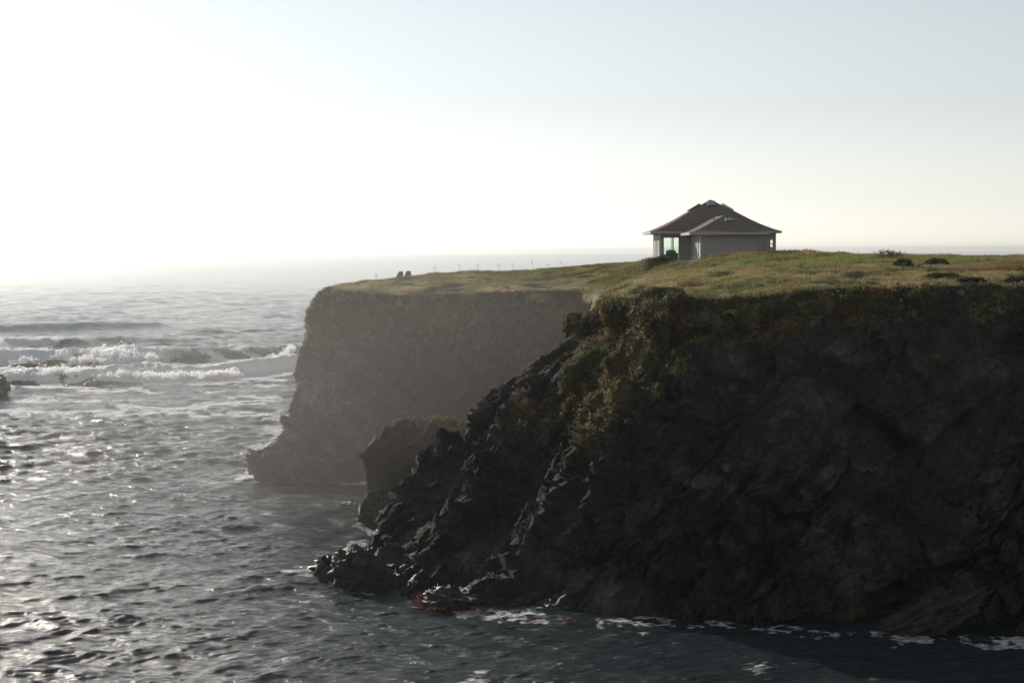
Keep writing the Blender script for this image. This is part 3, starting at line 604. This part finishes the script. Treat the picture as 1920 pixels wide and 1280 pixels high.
# leafy mats hanging on the cliffs
def mats(P, veg, Nrm, count, name, label, size=.13, bright=1.0, zmin=3):
    fl = P.reshape(-1, 3); v_ = veg.ravel(); nn_ = Nrm.reshape(-1, 3)
    ok = np.where((v_ > .45) & (fl[:, 2] > zmin) & (fl[:, 2] < hp(fl[:, 0], fl[:, 1]) + .3))[0]
    id_ = rng.choice(ok, count); b = fl[id_] + rng.normal(size=(count, 3)) * .1 + nn_[id_] * (.03 + .12 * rng.random((count, 1)))
    q1 = fbm(b / .9, 3, 401); q2 = fbm(b / 2.4, 3, 402)
    c3 = np.array([.055, .06, .025]) + (np.array([.16, .13, .065]) - np.array([.055, .06, .025])) * sm(q1, -.1, .35)[:, None]
    c3 = c3 + (np.array([.17, .05, .02]) - c3) * (sm(q2, .2, .45) * .4)[:, None]
    c3 = c3 * 1.25 * bright * (.6 + .8 * rng.random((count, 1)))
    u = rng.normal(size=(count, 3)); u /= np.linalg.norm(u, axis=1, keepdims=True); w2 = np.cross(u, rng.normal(size=(count, 3))); w2 /= np.linalg.norm(w2, axis=1, keepdims=True)
    s_ = (size * (.4 + rng.random(count)))[:, None]
    V = np.stack([b + u * s_, b - u * .6 * s_ + w2 * .5 * s_, b - u * .6 * s_ - w2 * .5 * s_], 1).reshape(-1, 3)
    link_tris(name, V, np.repeat(c3, 3, 0), label, 'ground cover', kind='stuff')
mats(Pn, vgn * (np.arange(Pn.shape[1])[None] > 60), Nn, 80000, 'ground_cover', 'succulent mats trailing down the upper near cliff and its ridge')
mats(Pf, vgf, normals_grid(Pf), 70000, 'ground_cover', 'rust and green mats along the brow of the far headland', .14)
mats(Po, vgo + .3, normals_grid(Po), 3000, 'ground_cover', 'thin scrub on the crest of the cove knob', .12, zmin=6)
# shrubs
def shrub(px, py, D, rx, ry, rz, n_, col, label, spiky=0, twig=0, group=None, name='shrub'):
    q = P3(px, py, D); x0, y0 = q[0], q[1]; z0 = float(hp(x0, y0)) + float(bumps(np.array([x0]), np.array([y0]))[0])
    root = empty(name, (x0, y0, z0)); tag(root, label, 'shrub', group)
    if n_:
        g = rng.normal(size=(n_, 3)); g /= np.linalg.norm(g, axis=1, keepdims=True); g[:, 2] = np.abs(g[:, 2]); r_ = .65 + .4 * rng.random((n_, 1)) + .42 * fbm(g * 2.6 + px, 4, int(px))[:, None]
        b = g * r_ * np.array([rx, ry, rz])
        u = rng.normal(size=(n_, 3)); u /= np.linalg.norm(u, axis=1, keepdims=True); w2 = np.cross(u, rng.normal(size=(n_, 3))); w2 /= np.linalg.norm(w2, axis=1, keepdims=True); s_ = .09 * (.5 + rng.random((n_, 1)))
        V = np.stack([b + u * s_, b - u * .6 * s_ + w2 * .5 * s_, b - u * .6 * s_ - w2 * .5 * s_], 1).reshape(-1, 3)
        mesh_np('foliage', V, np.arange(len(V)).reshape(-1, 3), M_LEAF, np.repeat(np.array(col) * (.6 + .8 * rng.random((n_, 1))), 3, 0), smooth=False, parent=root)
    if spiky:
        b = np.c_[rng.normal(size=(spiky, 2)) * np.array([rx, ry]) * .45, np.zeros(spiky)]; th = rng.normal(size=(spiky, 2)) * .45
        tip = b + np.c_[th * rz * 1.3, rz * (.8 + .5 * rng.random(spiky))]; s_ = np.c_[rng.normal(size=(spiky, 2)) * .02, np.zeros(spiky)]
        V = np.stack([b - s_, b + s_, tip], 1).reshape(-1, 3)
        mesh_np('blade_tuft', V, np.arange(len(V)).reshape(-1, 3), M_LEAF, np.repeat(np.array(col) * 1.5 * (.6 + .8 * rng.random((spiky, 1))), 3, 0), smooth=False, parent=root)
    if twig:
        for k in range(twig):
            mb = MB(); bx0 = rng.normal() * rx * .55; by0 = rng.normal() * ry * .4; h_ = rz * (.6 + .5 * rng.random()); l1 = rng.normal() * .2
            mb.tube([(bx0, by0, -.05), (bx0 + l1 * h_ * .5, by0, h_ * .5), (bx0 + l1 * h_, by0 + .02, h_)], .018, .008, 3)
            for j in range(3):
                zz = h_ * (.75 + .1 * j); mb.box(bx0 + l1 * zz - .025, bx0 + l1 * zz + .025, by0 - .02, by0 + .04, zz - .03, zz + .04)
            mb.build('stem', M_TWIG, root)
    return root
M_TWIG = noise_mat('dry_stem', (.10, .075, .05), (.17, .13, .085), 12)
GS = 'shrubs on the headland top'
shrub(1240, 492, 142.5, 1.45, 1.2, .95, 5200, (.05, .05, .028), 'dark rounded shrub in front of the house window wall', 260, 0, GS)
shrub(1222, 495, 142, .8, .7, .9, 500, (.07, .075, .035), 'spiky grass clump left of the dark house shrub', 420, 0, GS)
shrub(1693, 499, 118, .8, .8, .5, 2600, (.06, .075, .03), 'dark green mound in the bright grass below the twiggy bush', 0, 0, GS)
shrub(1755, 496.5, 120, .95, .8, .42, 2600, (.06, .075, .03), 'long dark green mound right of the rounder mound', 0, 0, GS)
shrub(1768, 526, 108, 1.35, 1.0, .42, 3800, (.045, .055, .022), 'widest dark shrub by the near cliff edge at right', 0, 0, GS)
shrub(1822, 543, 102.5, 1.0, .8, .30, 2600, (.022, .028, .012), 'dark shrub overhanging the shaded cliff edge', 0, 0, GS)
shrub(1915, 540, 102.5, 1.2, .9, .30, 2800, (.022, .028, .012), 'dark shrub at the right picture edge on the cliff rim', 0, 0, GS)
shrub(1665, 487, 131, 1.3, .8, .75, 500, (.10, .09, .05), 'dry twiggy bush against the sky right of the house', 60, 26, GS)
shrub(1575, 480, 136, 1.1, .8, .35, 300, (.10, .08, .045), 'sparse dry weeds on the right shoulder of the mound', 60, 6, GS)
shrub(1895, 488, 129, 1.6, 1.0, .5, 200, (.17, .14, .08), 'tall pale dry grass on the skyline at far right', 420, 8, GS, 'grass_clump')
shrub(1160, 496, 156, 1.4, 1.0, .42, 200, (.14, .125, .06), 'left tuft of tall pale grass on the skyline', 420, 4, 'tall grass tufts left of the house', 'grass_clump')
shrub(1190, 495, 154, 1.2, 1.0, .42, 200, (.14, .125, .06), 'right tuft of tall pale grass on the skyline, nearer the house', 420, 4, 'tall grass tufts left of the house', 'grass_clump')
shrub(742, 525, 167, .7, .5, .22, 700, (.04, .055, .03), 'low dark green plant in front of the two chairs', 0, 0, GS)
shrub(1245, 560, 105.5, 1.6, 1.2, .7, 5000, (.06, .075, .028), 'leafy green bush at the head of the near spur', 0, 0, GS)
# dry stalks along the skyline
nm = ['first and most twiggy', 'second', 'third', 'fourth', 'fifth', 'sixth', 'seventh', 'eighth', 'ninth']
for i, (px_, pb, D_, h_) in enumerate([(706, 523, 170, .75), (816, 512, 172, 1.0), (861, 511, 174, 1.05), (896, 509, 176, .95), (936, 507, 177, .95), (961, 505, 178, .95), (998, 504, 180, 1.1), (1028, 502, 181, .6), (1052, 500, 182, .85)]):
    q = P3(px_, pb, D_); z0 = float(hp(q[0], q[1]))
    root = empty('flower_stalk', (q[0], q[1], z0)); tag(root, f'thin dry flower stalk on the headland skyline, {nm[i]} from the left', 'plant', 'dry stalks along the skyline')
    mb = MB().tube([(0, 0, -.1), (.02, 0, h_ * .6), (.0, 0, h_)], .017, .012, 4); mb.build('stem', M_TWIG, root)
    for k in range(5 if i else 9):
        mb = MB(); th = rng.random() * 6.28; zz = h_ * (.7 + .06 * k) if i else h_ * (.2 + .09 * k); l_ = .08 + .18 * rng.random()
        e_ = (math.cos(th) * l_, math.sin(th) * l_, zz + .05 + .12 * rng.random()); mb.tube([(0, 0, zz), e_], .010, .008, 3); mb.box(e_[0] - .025, e_[0] + .025, e_[1] - .02, e_[1] + .02, e_[2] - .02, e_[2] + .03)
        mb.build('branch', M_TWIG, root)
# dry thistles in the grass near the right cliff edge
for i, (px_, pb, D_, h_, lb) in enumerate([(1663, 517, 112, .6, 'dark dry thistle, leftmost of three in the tan grass'), (1693, 514, 113, .75, 'dark dry thistle, tallest and middle of three in the tan grass'), (1742, 511, 114, .45, 'dark dry thistle, rightmost of three in the tan grass')]):
    q = P3(px_, pb, D_); z0 = float(hp(q[0], q[1])); root = empty('thistle', (q[0], q[1], z0)); tag(root, lb, 'plant', 'dry thistles in the tan grass')
    for k in range(6):
        mb = MB(); a1, b1, z1 = rng.normal() * .14, rng.normal() * .1, h_ * (.55 + .45 * rng.random())
        mb.tube([(0, 0, -.05), (a1, b1, z1)], .02, .012, 3).box(a1 - .04, a1 + .04, b1 - .04, b1 + .04, z1 - .05, z1 + .05); mb.build('stem', M_TWIG, root)
# ------------------------------------------------------------------ two fan-backed chairs
M_CHAIR = noise_mat('weathered_wood', (.17, .16, .15), (.24, .225, .21), 6, .8, .2, .2, (1, 1, .2))
def chair(px, py, D, rz, label):
    q = P3(px, py, D); z0 = float(hp(q[0], q[1]))
    root = empty('adirondack_chair', (q[0], q[1], z0 - .02), rz); tag(root, label, 'chair', 'chairs facing the sea')
    mb = MB(); # local: faces +Y, back leans to -Y
    for k in range(7):
        u = (k - 3) / 3; h_ = 1.08 - (.42 * abs(u) ** 2 if u < 0 else .03 * u); x_ = u * .33
        b0 = Vector((x_ * 1.18, -.12, .25)); t0 = Vector((x_ * .92, -.12 - .36 * (h_ - .3), h_)); c0 = (b0 + t0) / 2; d0 = t0 - b0
        mb.obox(c0, (1, 0, 0), Vector((1, 0, 0)).cross(d0), d0, .056, .012, d0.length / 2)
    mb.build('backrest', M_CHAIR, root)
    mb = MB(); mb.obox((0, .2, .33), (1, 0, 0), (0, 1, .18), (0, -.18, 1), .29, .33, .012); mb.build('seat', M_CHAIR, root)
    for s_ in (-1, 1):
        MB().box(s_ * .36 - .07, s_ * .36 + .07, -.30, .55, .56, .585).build('armrest', M_CHAIR, root)
        MB().box(s_ * .325 - .012, s_ * .325 + .012, .42, .50, 0, .56).build('leg', M_CHAIR, root)
        mb = MB(); mb.obox((s_ * .30, .05, .22), (1, 0, 0), (0, 1, .36), (0, -.36, 1), .013, .52, .06); mb.build('leg', M_CHAIR, root)
    return root
chair(749.5, 520, 167.5, R(8), 'left grey wooden fan-back chair facing the sea')
chair(764.5, 519.3, 167.5, R(4), 'right grey wooden fan-back chair facing the sea')
# ------------------------------------------------------------------ house
M_ROOF = noise_mat('brown_shingles', (.105, .085, .072), (.17, .138, .116), 5, .9, .5, .1, (1, 1, 6))
M_WALL = noise_mat('grey_siding', (.27, .262, .265), (.33, .322, .325), 3, .8, .1, .2, (4, 4, .4))
M_TRIM = noise_mat('pale_trim', (.50, .49, .47), (.60, .59, .57), 4, .6, .05)
M_FAS = noise_mat('grey_fascia', (.26, .26, .265), (.32, .32, .325), 4, .6, .05)
M_DARK = noise_mat('dark_frame', (.035, .035, .037), (.05, .05, .05), 8, .5, .02)
M_METAL = noise_mat('vent_metal', (.45, .46, .47), (.6, .6, .6), 8, .4, .02)
M_WOOD = noise_mat('brown_wood', (.17, .11, .05), (.24, .16, .08), 5, .6, .1, .3, (1, 1, .2))
M_CLOTH = noise_mat('grey_upholstery', (.14, .14, .15), (.19, .18, .19), 9, .9, .1)
M_FLOOR = noise_mat('floor_boards', (.20, .15, .10), (.27, .20, .14), 3, .5, .05)
mg, n, p, L = newmat('tinted_glass'); M_GLASS = mg
tb = n.nodes.new('ShaderNodeBsdfTransparent'); tb.inputs[0].default_value = (.84, .93, .86, 1); gb = n.nodes.new('ShaderNodeBsdfGlossy'); gb.inputs['Roughness'].default_value = .02
fr = n.nodes.new('ShaderNodeFresnel'); fr.inputs[0].default_value = 1.45; mx = n.nodes.new('ShaderNodeMixShader')
L.new(fr.outputs[0], mx.inputs[0]); L.new(tb.outputs[0], mx.inputs[1]); L.new(gb.outputs[0], mx.inputs[2]); L.new(mx.outputs[0], n.nodes['Material Output'].inputs['Surface'])
house = empty('house', (21.5, 150, 22.8)); tag(house, 'single storey grey house with flared brown hipped roof on the headland', 'house')
HO = np.array([21.5, 150, 22.8])
def hb(mb, name, mat, parent=house, off=True):
    if off: mb.v = [(v[0] - HO[0], v[1] - HO[1], v[2] - HO[2]) for v in mb.v]
    return mb.build(name, mat, parent)
FK = [(0, 0), (.05, .026), (.1, .058), (.15, .095), (.2, .138), (.3, .228), (.45, .385), (.69, .665), (1, 1)]
eL, eR, eF, eB, eZ, aZ = 14.72, 28.68, 151.45, 161.2, 25.90, 29.42
wL, wR, wF, wB, wZ, wA = 17.85, 25.95, 143.4, 154.6, 25.68, 27.50
# main roof
mb = MB(); cx, cy = 21.75, 156.3; prev = None
for k, f in FK:
    x0, x1, y0, y1 = eL + (cx - eL) * k, eR + (cx - eR) * k, eF + (cy - eF) * k, eB + (cy - eB) * k; z_ = eZ + (aZ - eZ) * f
    ring = [(x0, y0, z_), (x1, y0, z_), (x1, y1, z_), (x0, y1, z_)]
    if prev:
        mb.add(prev + ring, [(0, 1, 5, 4), (1, 2, 6, 5), (2, 3, 7, 6), (3, 0, 4, 7)])
    prev = ring
roof = hb(mb, 'roof', M_ROOF)
# wing roof: hip at the front, ridge running back into the main roof
mb = MB(); cxw, hy = (wL + wR) / 2, 147.0; prev = None
for k, f in FK:
    x0, x1, y0 = wL + (cxw - wL) * k, wR + (cxw - wR) * k, wF + (hy - wF) * k; z_ = wZ + (wA - wZ) * f
    yb = 152.6 + 2.0 * k; ring = [(x0, yb, z_), (x0, y0, z_), (x1, y0, z_), (x1, yb, z_)]
    if prev: mb.add(prev + ring, [(0, 1, 5, 4), (1, 2, 6, 5), (2, 3, 7, 6)])
    prev = ring
wing_roof = hb(mb, 'wing_roof', M_ROOF)
# fascias and soffits
def fasc(x0, x1, y0, y1, z, sides, par, h_=.23):
    mb = MB(); t_ = .05
    if 'F' in sides: mb.box(x0, x1, y0, y0 + t_, z - h_, z + .012)
    if 'L' in sides: mb.box(x0, x0 + t_, y0 + t_, y1, z - h_, z + .012)
    if 'R' in sides: mb.box(x1 - t_, x1, y0 + t_, y1, z - h_, z + .012)
    if 'B' in sides: mb.box(x0 + t_, x1 - t_, y1 - t_, y1, z - h_, z + .012)
    hb(mb, 'fascia', M_FAS, par)
    hb(MB().box(x0 + t_, x1 - t_, y0 + t_, y1 - t_, z - h_ + .04, z - h_ + .06), 'soffit', M_FAS, par)
fasc(eL, eR, eF, eB, eZ, 'FLRB', roof); fasc(wL, wR, wF, 152.8, wZ, 'FLR', wing_roof)
# skylights: sloped curb boxes on the roof planes
def skylight(c, nrm, upv, hw, hl, par, th=.14):
    c = Vector(c); nv = Vector(nrm).normalized(); uv = Vector(upv); uv = (uv - nv * uv.dot(nv)).normalized(); xv = uv.cross(nv)
    mb = MB(); mb.obox(c + nv * th / 2, xv, uv, nv, hw, hl, th / 2); o = hb(mb, 'skylight', M_DARK, par)
    mb = MB(); mb.obox(c + nv * (th + .012), xv, uv, nv, hw - .05, hl - .05, .01); hb(mb, 'pane', M_SKY, o)
    mb = MB(); mb.obox(c + nv * (th / 2 + .01) - xv * (hw + .012), xv, uv, nv, .01, hl, th / 2 + .01); hb(mb, 'flashing', M_METAL, o)
M_SKY = noise_mat('skylight_pane', (.20, .26, .27), (.24, .30, .31), 2, .12, 0, .6)  # pane colour lightened to stand for reflected sky
def roofpt(k, side):
    f = np.interp(k, [q_[0] for q_ in FK], [q_[1] for q_ in FK]); z_ = eZ + (aZ - eZ) * f
    if side == 'F': return (cx, eF + (cy - eF) * k, z_)
    if side == 'L': return (eL + (cx - eL) * k, cy, z_)
    if side == 'R': return (eR + (cx - eR) * k, cy, z_)
sl = (aZ - eZ) * .355 / .31
skylight(roofpt(.865, 'F'), (0, -sl, cy - eF), (0, 0, 1), .42, .45, roof)
skylight(roofpt(.75, 'L'), (-sl, 0, cx - eL), (0, 0, 1), .75, .70, roof, .2)
skylight(roofpt(.75, 'R'), (sl, 0, eR - cx), (0, 0, 1), .75, .70, roof, .2)
k_ = .72; f_ = np.interp(k_, [q_[0] for q_ in FK], [q_[1] for q_ in FK])
skylight((22.25, wF + (hy - wF) * k_, wZ + (wA - wZ) * f_), (0, -(wA - wZ), hy - wF), (0, 0, 1), .40, .36, wing_roof, .12)
# roof pipes
def pipe(px, py0, py1, D, r_, par, mat=None):
    q0, q1 = P3(px, py0, D), P3(px, py1, D); hb(MB().tube([q1 - [0, 0, .25], q0], r_, r_, 8).tube([q0 - [0, 0, .03], q0 + [0, 0, .04]], r_ * 1.6, r_ * 1.6, 8), 'vent_pipe', mat or M_METAL, par)
pipe(1338.5, 406, 416, 147.5, .055, wing_roof, M_DARK); pipe(1297.5, 418, 422, 153.6, .05, roof); pipe(1396.5, 409, 414, 154.4, .05, roof); pipe(1377, 411, 412.5, 147.0, .05, wing_roof); pipe(1440.5, 423, 427, 153.0, .02, roof, M_DARK); pipe(1314, 413, 414, 154.0, .05, roof, M_DARK)
# walls
zb, zw, zm = 22.3, 25.50, 25.72
def siding(mb, x0, x1, y, z0, z1):
    x = x0 + .3
    while x < x1 - .1: mb.box(x - .02, x + .02, y - .018, y, z0, z1); x += .405
mb = MB().box(19.12, 24.85, 144.6, 144.75, zb, zw); siding(mb, 19.12, 24.85, 144.6, zb, zw)                 # wing front
mb.box(24.70, 24.85, 144.75, 152.7, zb, zw)                                                                # wing right side
hb(mb, 'wing_wall', M_WALL)
mb = MB().box(19.12, 19.27, 144.75, 145.35, zb, zw).box(19.12, 19.27, 145.35, 152.0, zb, 23.05).box(19.12, 19.27, 145.35, 152.0, 25.38, zw).box(19.12, 19.27, 152.0, 152.7, zb, zw)
hb(mb, 'wing_side_wall', M_WALL)
mb = MB().box(15.86, 16.22, 152.7, 152.85, zb, zm).box(16.22, 17.90, 152.7, 152.85, 25.30, zm).box(17.90, 24.85, 152.7, 152.85, zb, zm)    # main front
siding(mb, 17.9, 19.1, 152.7, zb, zm)
mb.box(24.85, 27.62, 152.7, 152.85, zb, zm).box(27.62, 27.98, 152.7, 152.85, zb, 24.15).box(27.62, 27.98, 152.7, 152.85, 25.0, zm).box(27.98, 28.28, 152.7, 152.85, zb, zm)
mb.box(28.13, 28.28, 152.85, 153.3, zb, zm).box(28.13, 28.28, 153.3, 159.3, zb, 23.3).box(28.13, 28.28, 153.3, 159.3, 25.35, zm).box(28.13, 28.28, 159.3, 160, zb, zm)                                                                  # right side
mb.box(15.86, 28.28, 160, 160.15, zb, 22.95).box(15.86, 28.28, 160, 160.15, 25.35, zm)                       # back sill, header
for x_ in (15.86, 18.0, 20.3): mb.box(x_, x_ + (.15 if x_ > 16 else .12), 160, 160.15, 22.95, 25.35)
mb.box(20.5, 26.6, 160, 160.15, 22.95, 25.35)
hb(mb, 'main_wall', M_WALL)
mb = MB().box(15.86, 16.0, 152.85, 160, zb, 23.05).box(15.86, 16.0, 152.85, 160, 25.45, zm); hb(mb, 'side_wall', M_WALL)
hb(MB().box(16.0, 28.13, 152.85, 160, 22.6, 22.86), 'floor', M_FLOOR)
hb(MB().box(19.27, 24.7, 144.75, 152.7, 22.6, 22.86), 'wing_floor', M_FLOOR)
hb(MB().box(15.92, 28.2, 152.8, 160.05, 25.56, 25.6), 'ceiling', M_TRIM)
hb(MB().box(19.42, 19.6, 152.85, 160, 22.86, 25.55), 'partition', M_TRIM)
# windows on the lit left sides: frame with mullions, pane behind
def side_window(x, y0, y1, z0, z1, nmul, name='window'):
    mb = MB().box(x - .035, x + .06, y0, y1, z0, z0 + .16).box(x - .02, x + .06, y0, y1, z1 - .10, z1)
    for k in range(nmul + 1):
        yy = y0 + (y1 - y0) * k / nmul; wd = .27; mb.box(x - .02, x + .02, max(y0, yy - wd), min(y1, yy + wd), z0 + .14, z1 - .10)
    fr_ = hb(mb, name, M_TRIM); hb(MB().box(x + .025, x + .035, y0 + .02, y1 - .02, z0 + .1, z1 - .05), 'pane', M_GLASS, fr_)
side_window(15.88, 152.9, 159.95, 23.05, 25.45, 5); side_window(19.14, 145.35, 152.0, 23.05, 25.38, 5)
hb(MB().box(15.82, 15.93, 152.64, 152.7, zb, zm), 'corner_trim', M_TRIM); hb(MB().box(19.08, 19.19, 144.54, 144.6, zb, zw), 'corner_trim', M_TRIM)
mb = MB().box(16.22, 16.27, 152.68, 152.8, 22.3, 25.3).box(17.85, 17.90, 152.68, 152.8, 22.3, 25.3).box(17.04, 17.09, 152.68, 152.8, 22.3, 25.3).box(16.27, 17.85, 152.68, 152.8, 25.25, 25.3)
gw = hb(mb, 'glass_door', M_DARK); hb(MB().box(16.27, 17.85, 152.73, 152.745, 22.3, 25.25), 'pane', M_GLASS, gw)
mb = MB().box(27.62, 27.66, 152.66, 152.8, 24.15, 25.0).box(27.94, 27.98, 152.66, 152.8, 24.15, 25.0).box(27.66, 27.94, 152.66, 152.8, 24.15, 24.19).box(27.66, 27.94, 152.66, 152.8, 24.96, 25.0).box(27.66, 27.94, 152.67, 152.79, 24.53, 24.59)
gw = hb(mb, 'window', M_DARK); hb(MB().box(27.66, 27.94, 152.73, 152.745, 24.19, 24.96), 'pane', M_GLASS, gw)
mb = MB().box(24.82, 24.9, 152.6, 152.7, zb, zm); hb(mb, 'corner_board', M_DARK)
# furniture seen through the glass
def armchair(x, y, label):
    root = empty('armchair', (x, y, 22.86), R(15)); tag(root, label, 'armchair', 'armchairs inside the house')
    mb = MB()
    for k in range(9):
        a0, a1 = math.pi * k / 9, math.pi * (k + 1) / 9
        for sx in (0,):
            p0, p1 = (math.cos(a0) * .38, math.sin(a0) * .16), (math.cos(a1) * .38, math.sin(a1) * .16)
            mb.add([(p0[0], -.30, .35), (p1[0], -.30, .35), (p1[0], -.38, .95 + p1[1]), (p0[0], -.38, .95 + p0[1]), (p0[0], -.14, .35), (p1[0], -.14, .35), (p1[0], -.24, .95 + p1[1]), (p0[0], -.24, .95 + p0[1])],
                   [(0, 1, 2, 3), (7, 6, 5, 4), (3, 2, 6, 7), (0, 3, 7, 4), (1, 5, 6, 2)])
    mb.build('backrest', M_CLOTH, root); MB().box(-.33, .33, -.2, .42, .25, .45).build('seat', M_CLOTH, root)
    for s_ in (-1, 1):
        MB().box(s_ * .38 - .06, s_ * .38 + .06, -.3, .42, .1, .62).build('armrest', M_CLOTH, root)
    for sx in (-.3, .3):
        for sy in (-.25, .36): MB().box(sx - .03, sx + .03, sy - .03, sy + .03, 0, .25).build('leg', M_WOOD, root)
armchair(16.95, 154.3, 'left grey rounded armchair behind the big glass door'); armchair(17.35, 155.2, 'right grey rounded armchair deeper inside the glass room')
root = empty('cabinet', (17.75, 154.2, 22.86)); tag(root, 'brown wooden cabinet just inside the right pane of the glass door', 'cabinet')
MB().box(-.25, .2, -.2, .25, 0, .78).build('body', M_WOOD, root); MB().box(-.22, -.02, -.215, -.2, .05, .72).build('door', M_WOOD, root); MB().box(.0, .18, -.215, -.2, .05, .72).build('door', M_WOOD, root)
q = P3(1211, 490, 143); z0 = float(hp(q[0], q[1])); root = empty('post', (q[0], q[1], z0)); tag(root, 'short white post standing left of the spiky clump by the house', 'post')
MB().box(-.11, .11, -.1, .1, -.2, .42).build('shaft', M_TRIM, root); MB().box(-.13, .13, -.12, .12, .42, .47).build('cap', M_TRIM, root)
# ------------------------------------------------------------------ haze
mh = bpy.data.materials.new('haze'); mh.use_nodes = True; n = mh.node_tree; n.nodes.clear()
ov = n.nodes.new('ShaderNodeOutputMaterial'); pv = n.nodes.new('ShaderNodeVolumePrincipled'); n.links.new(pv.outputs[0], ov.inputs['Volume'])
pv.inputs['Color'].default_value = (.99, .985, .98, 1); pv.inputs['Density'].default_value = HAZE; pv.inputs['Anisotropy'].default_value = .88
hz = MB().box(-9400, 9400, -9400, 9400, -5.6, 30.0).build('haze', mh); tag(hz, 'thin sea haze over the water', kind='stuff')

import bmesh
bm = bmesh.new(); bmesh.ops.create_icosphere(bm, subdivisions=4, radius=1)
for v in bm.verts: v.co = Vector((v.co.x * 34, v.co.y * 20, v.co.z * 15))
me = bpy.data.meshes.new('veil_mist'); bm.to_mesh(me); bm.free()  # local mist volume, added to veil and lighten the far headland
mm = bpy.data.materials.new('veil_mist'); mm.use_nodes = True; n = mm.node_tree; n.nodes.clear()
ov = n.nodes.new('ShaderNodeOutputMaterial'); pv = n.nodes.new('ShaderNodeVolumePrincipled'); n.links.new(pv.outputs[0], ov.inputs['Volume'])
pv.inputs['Color'].default_value = (.90, .86, .81, 1); pv.inputs['Density'].default_value = .0026; pv.inputs['Anisotropy'].default_value = .5
me.materials.append(mm); o = bpy.data.objects.new('veil_mist', me); C.objects.link(o); o.location = (-12, 134, 9)
tag(o, 'added mist volume in the cove that veils and lightens the far headland', 'mist', kind='stuff')
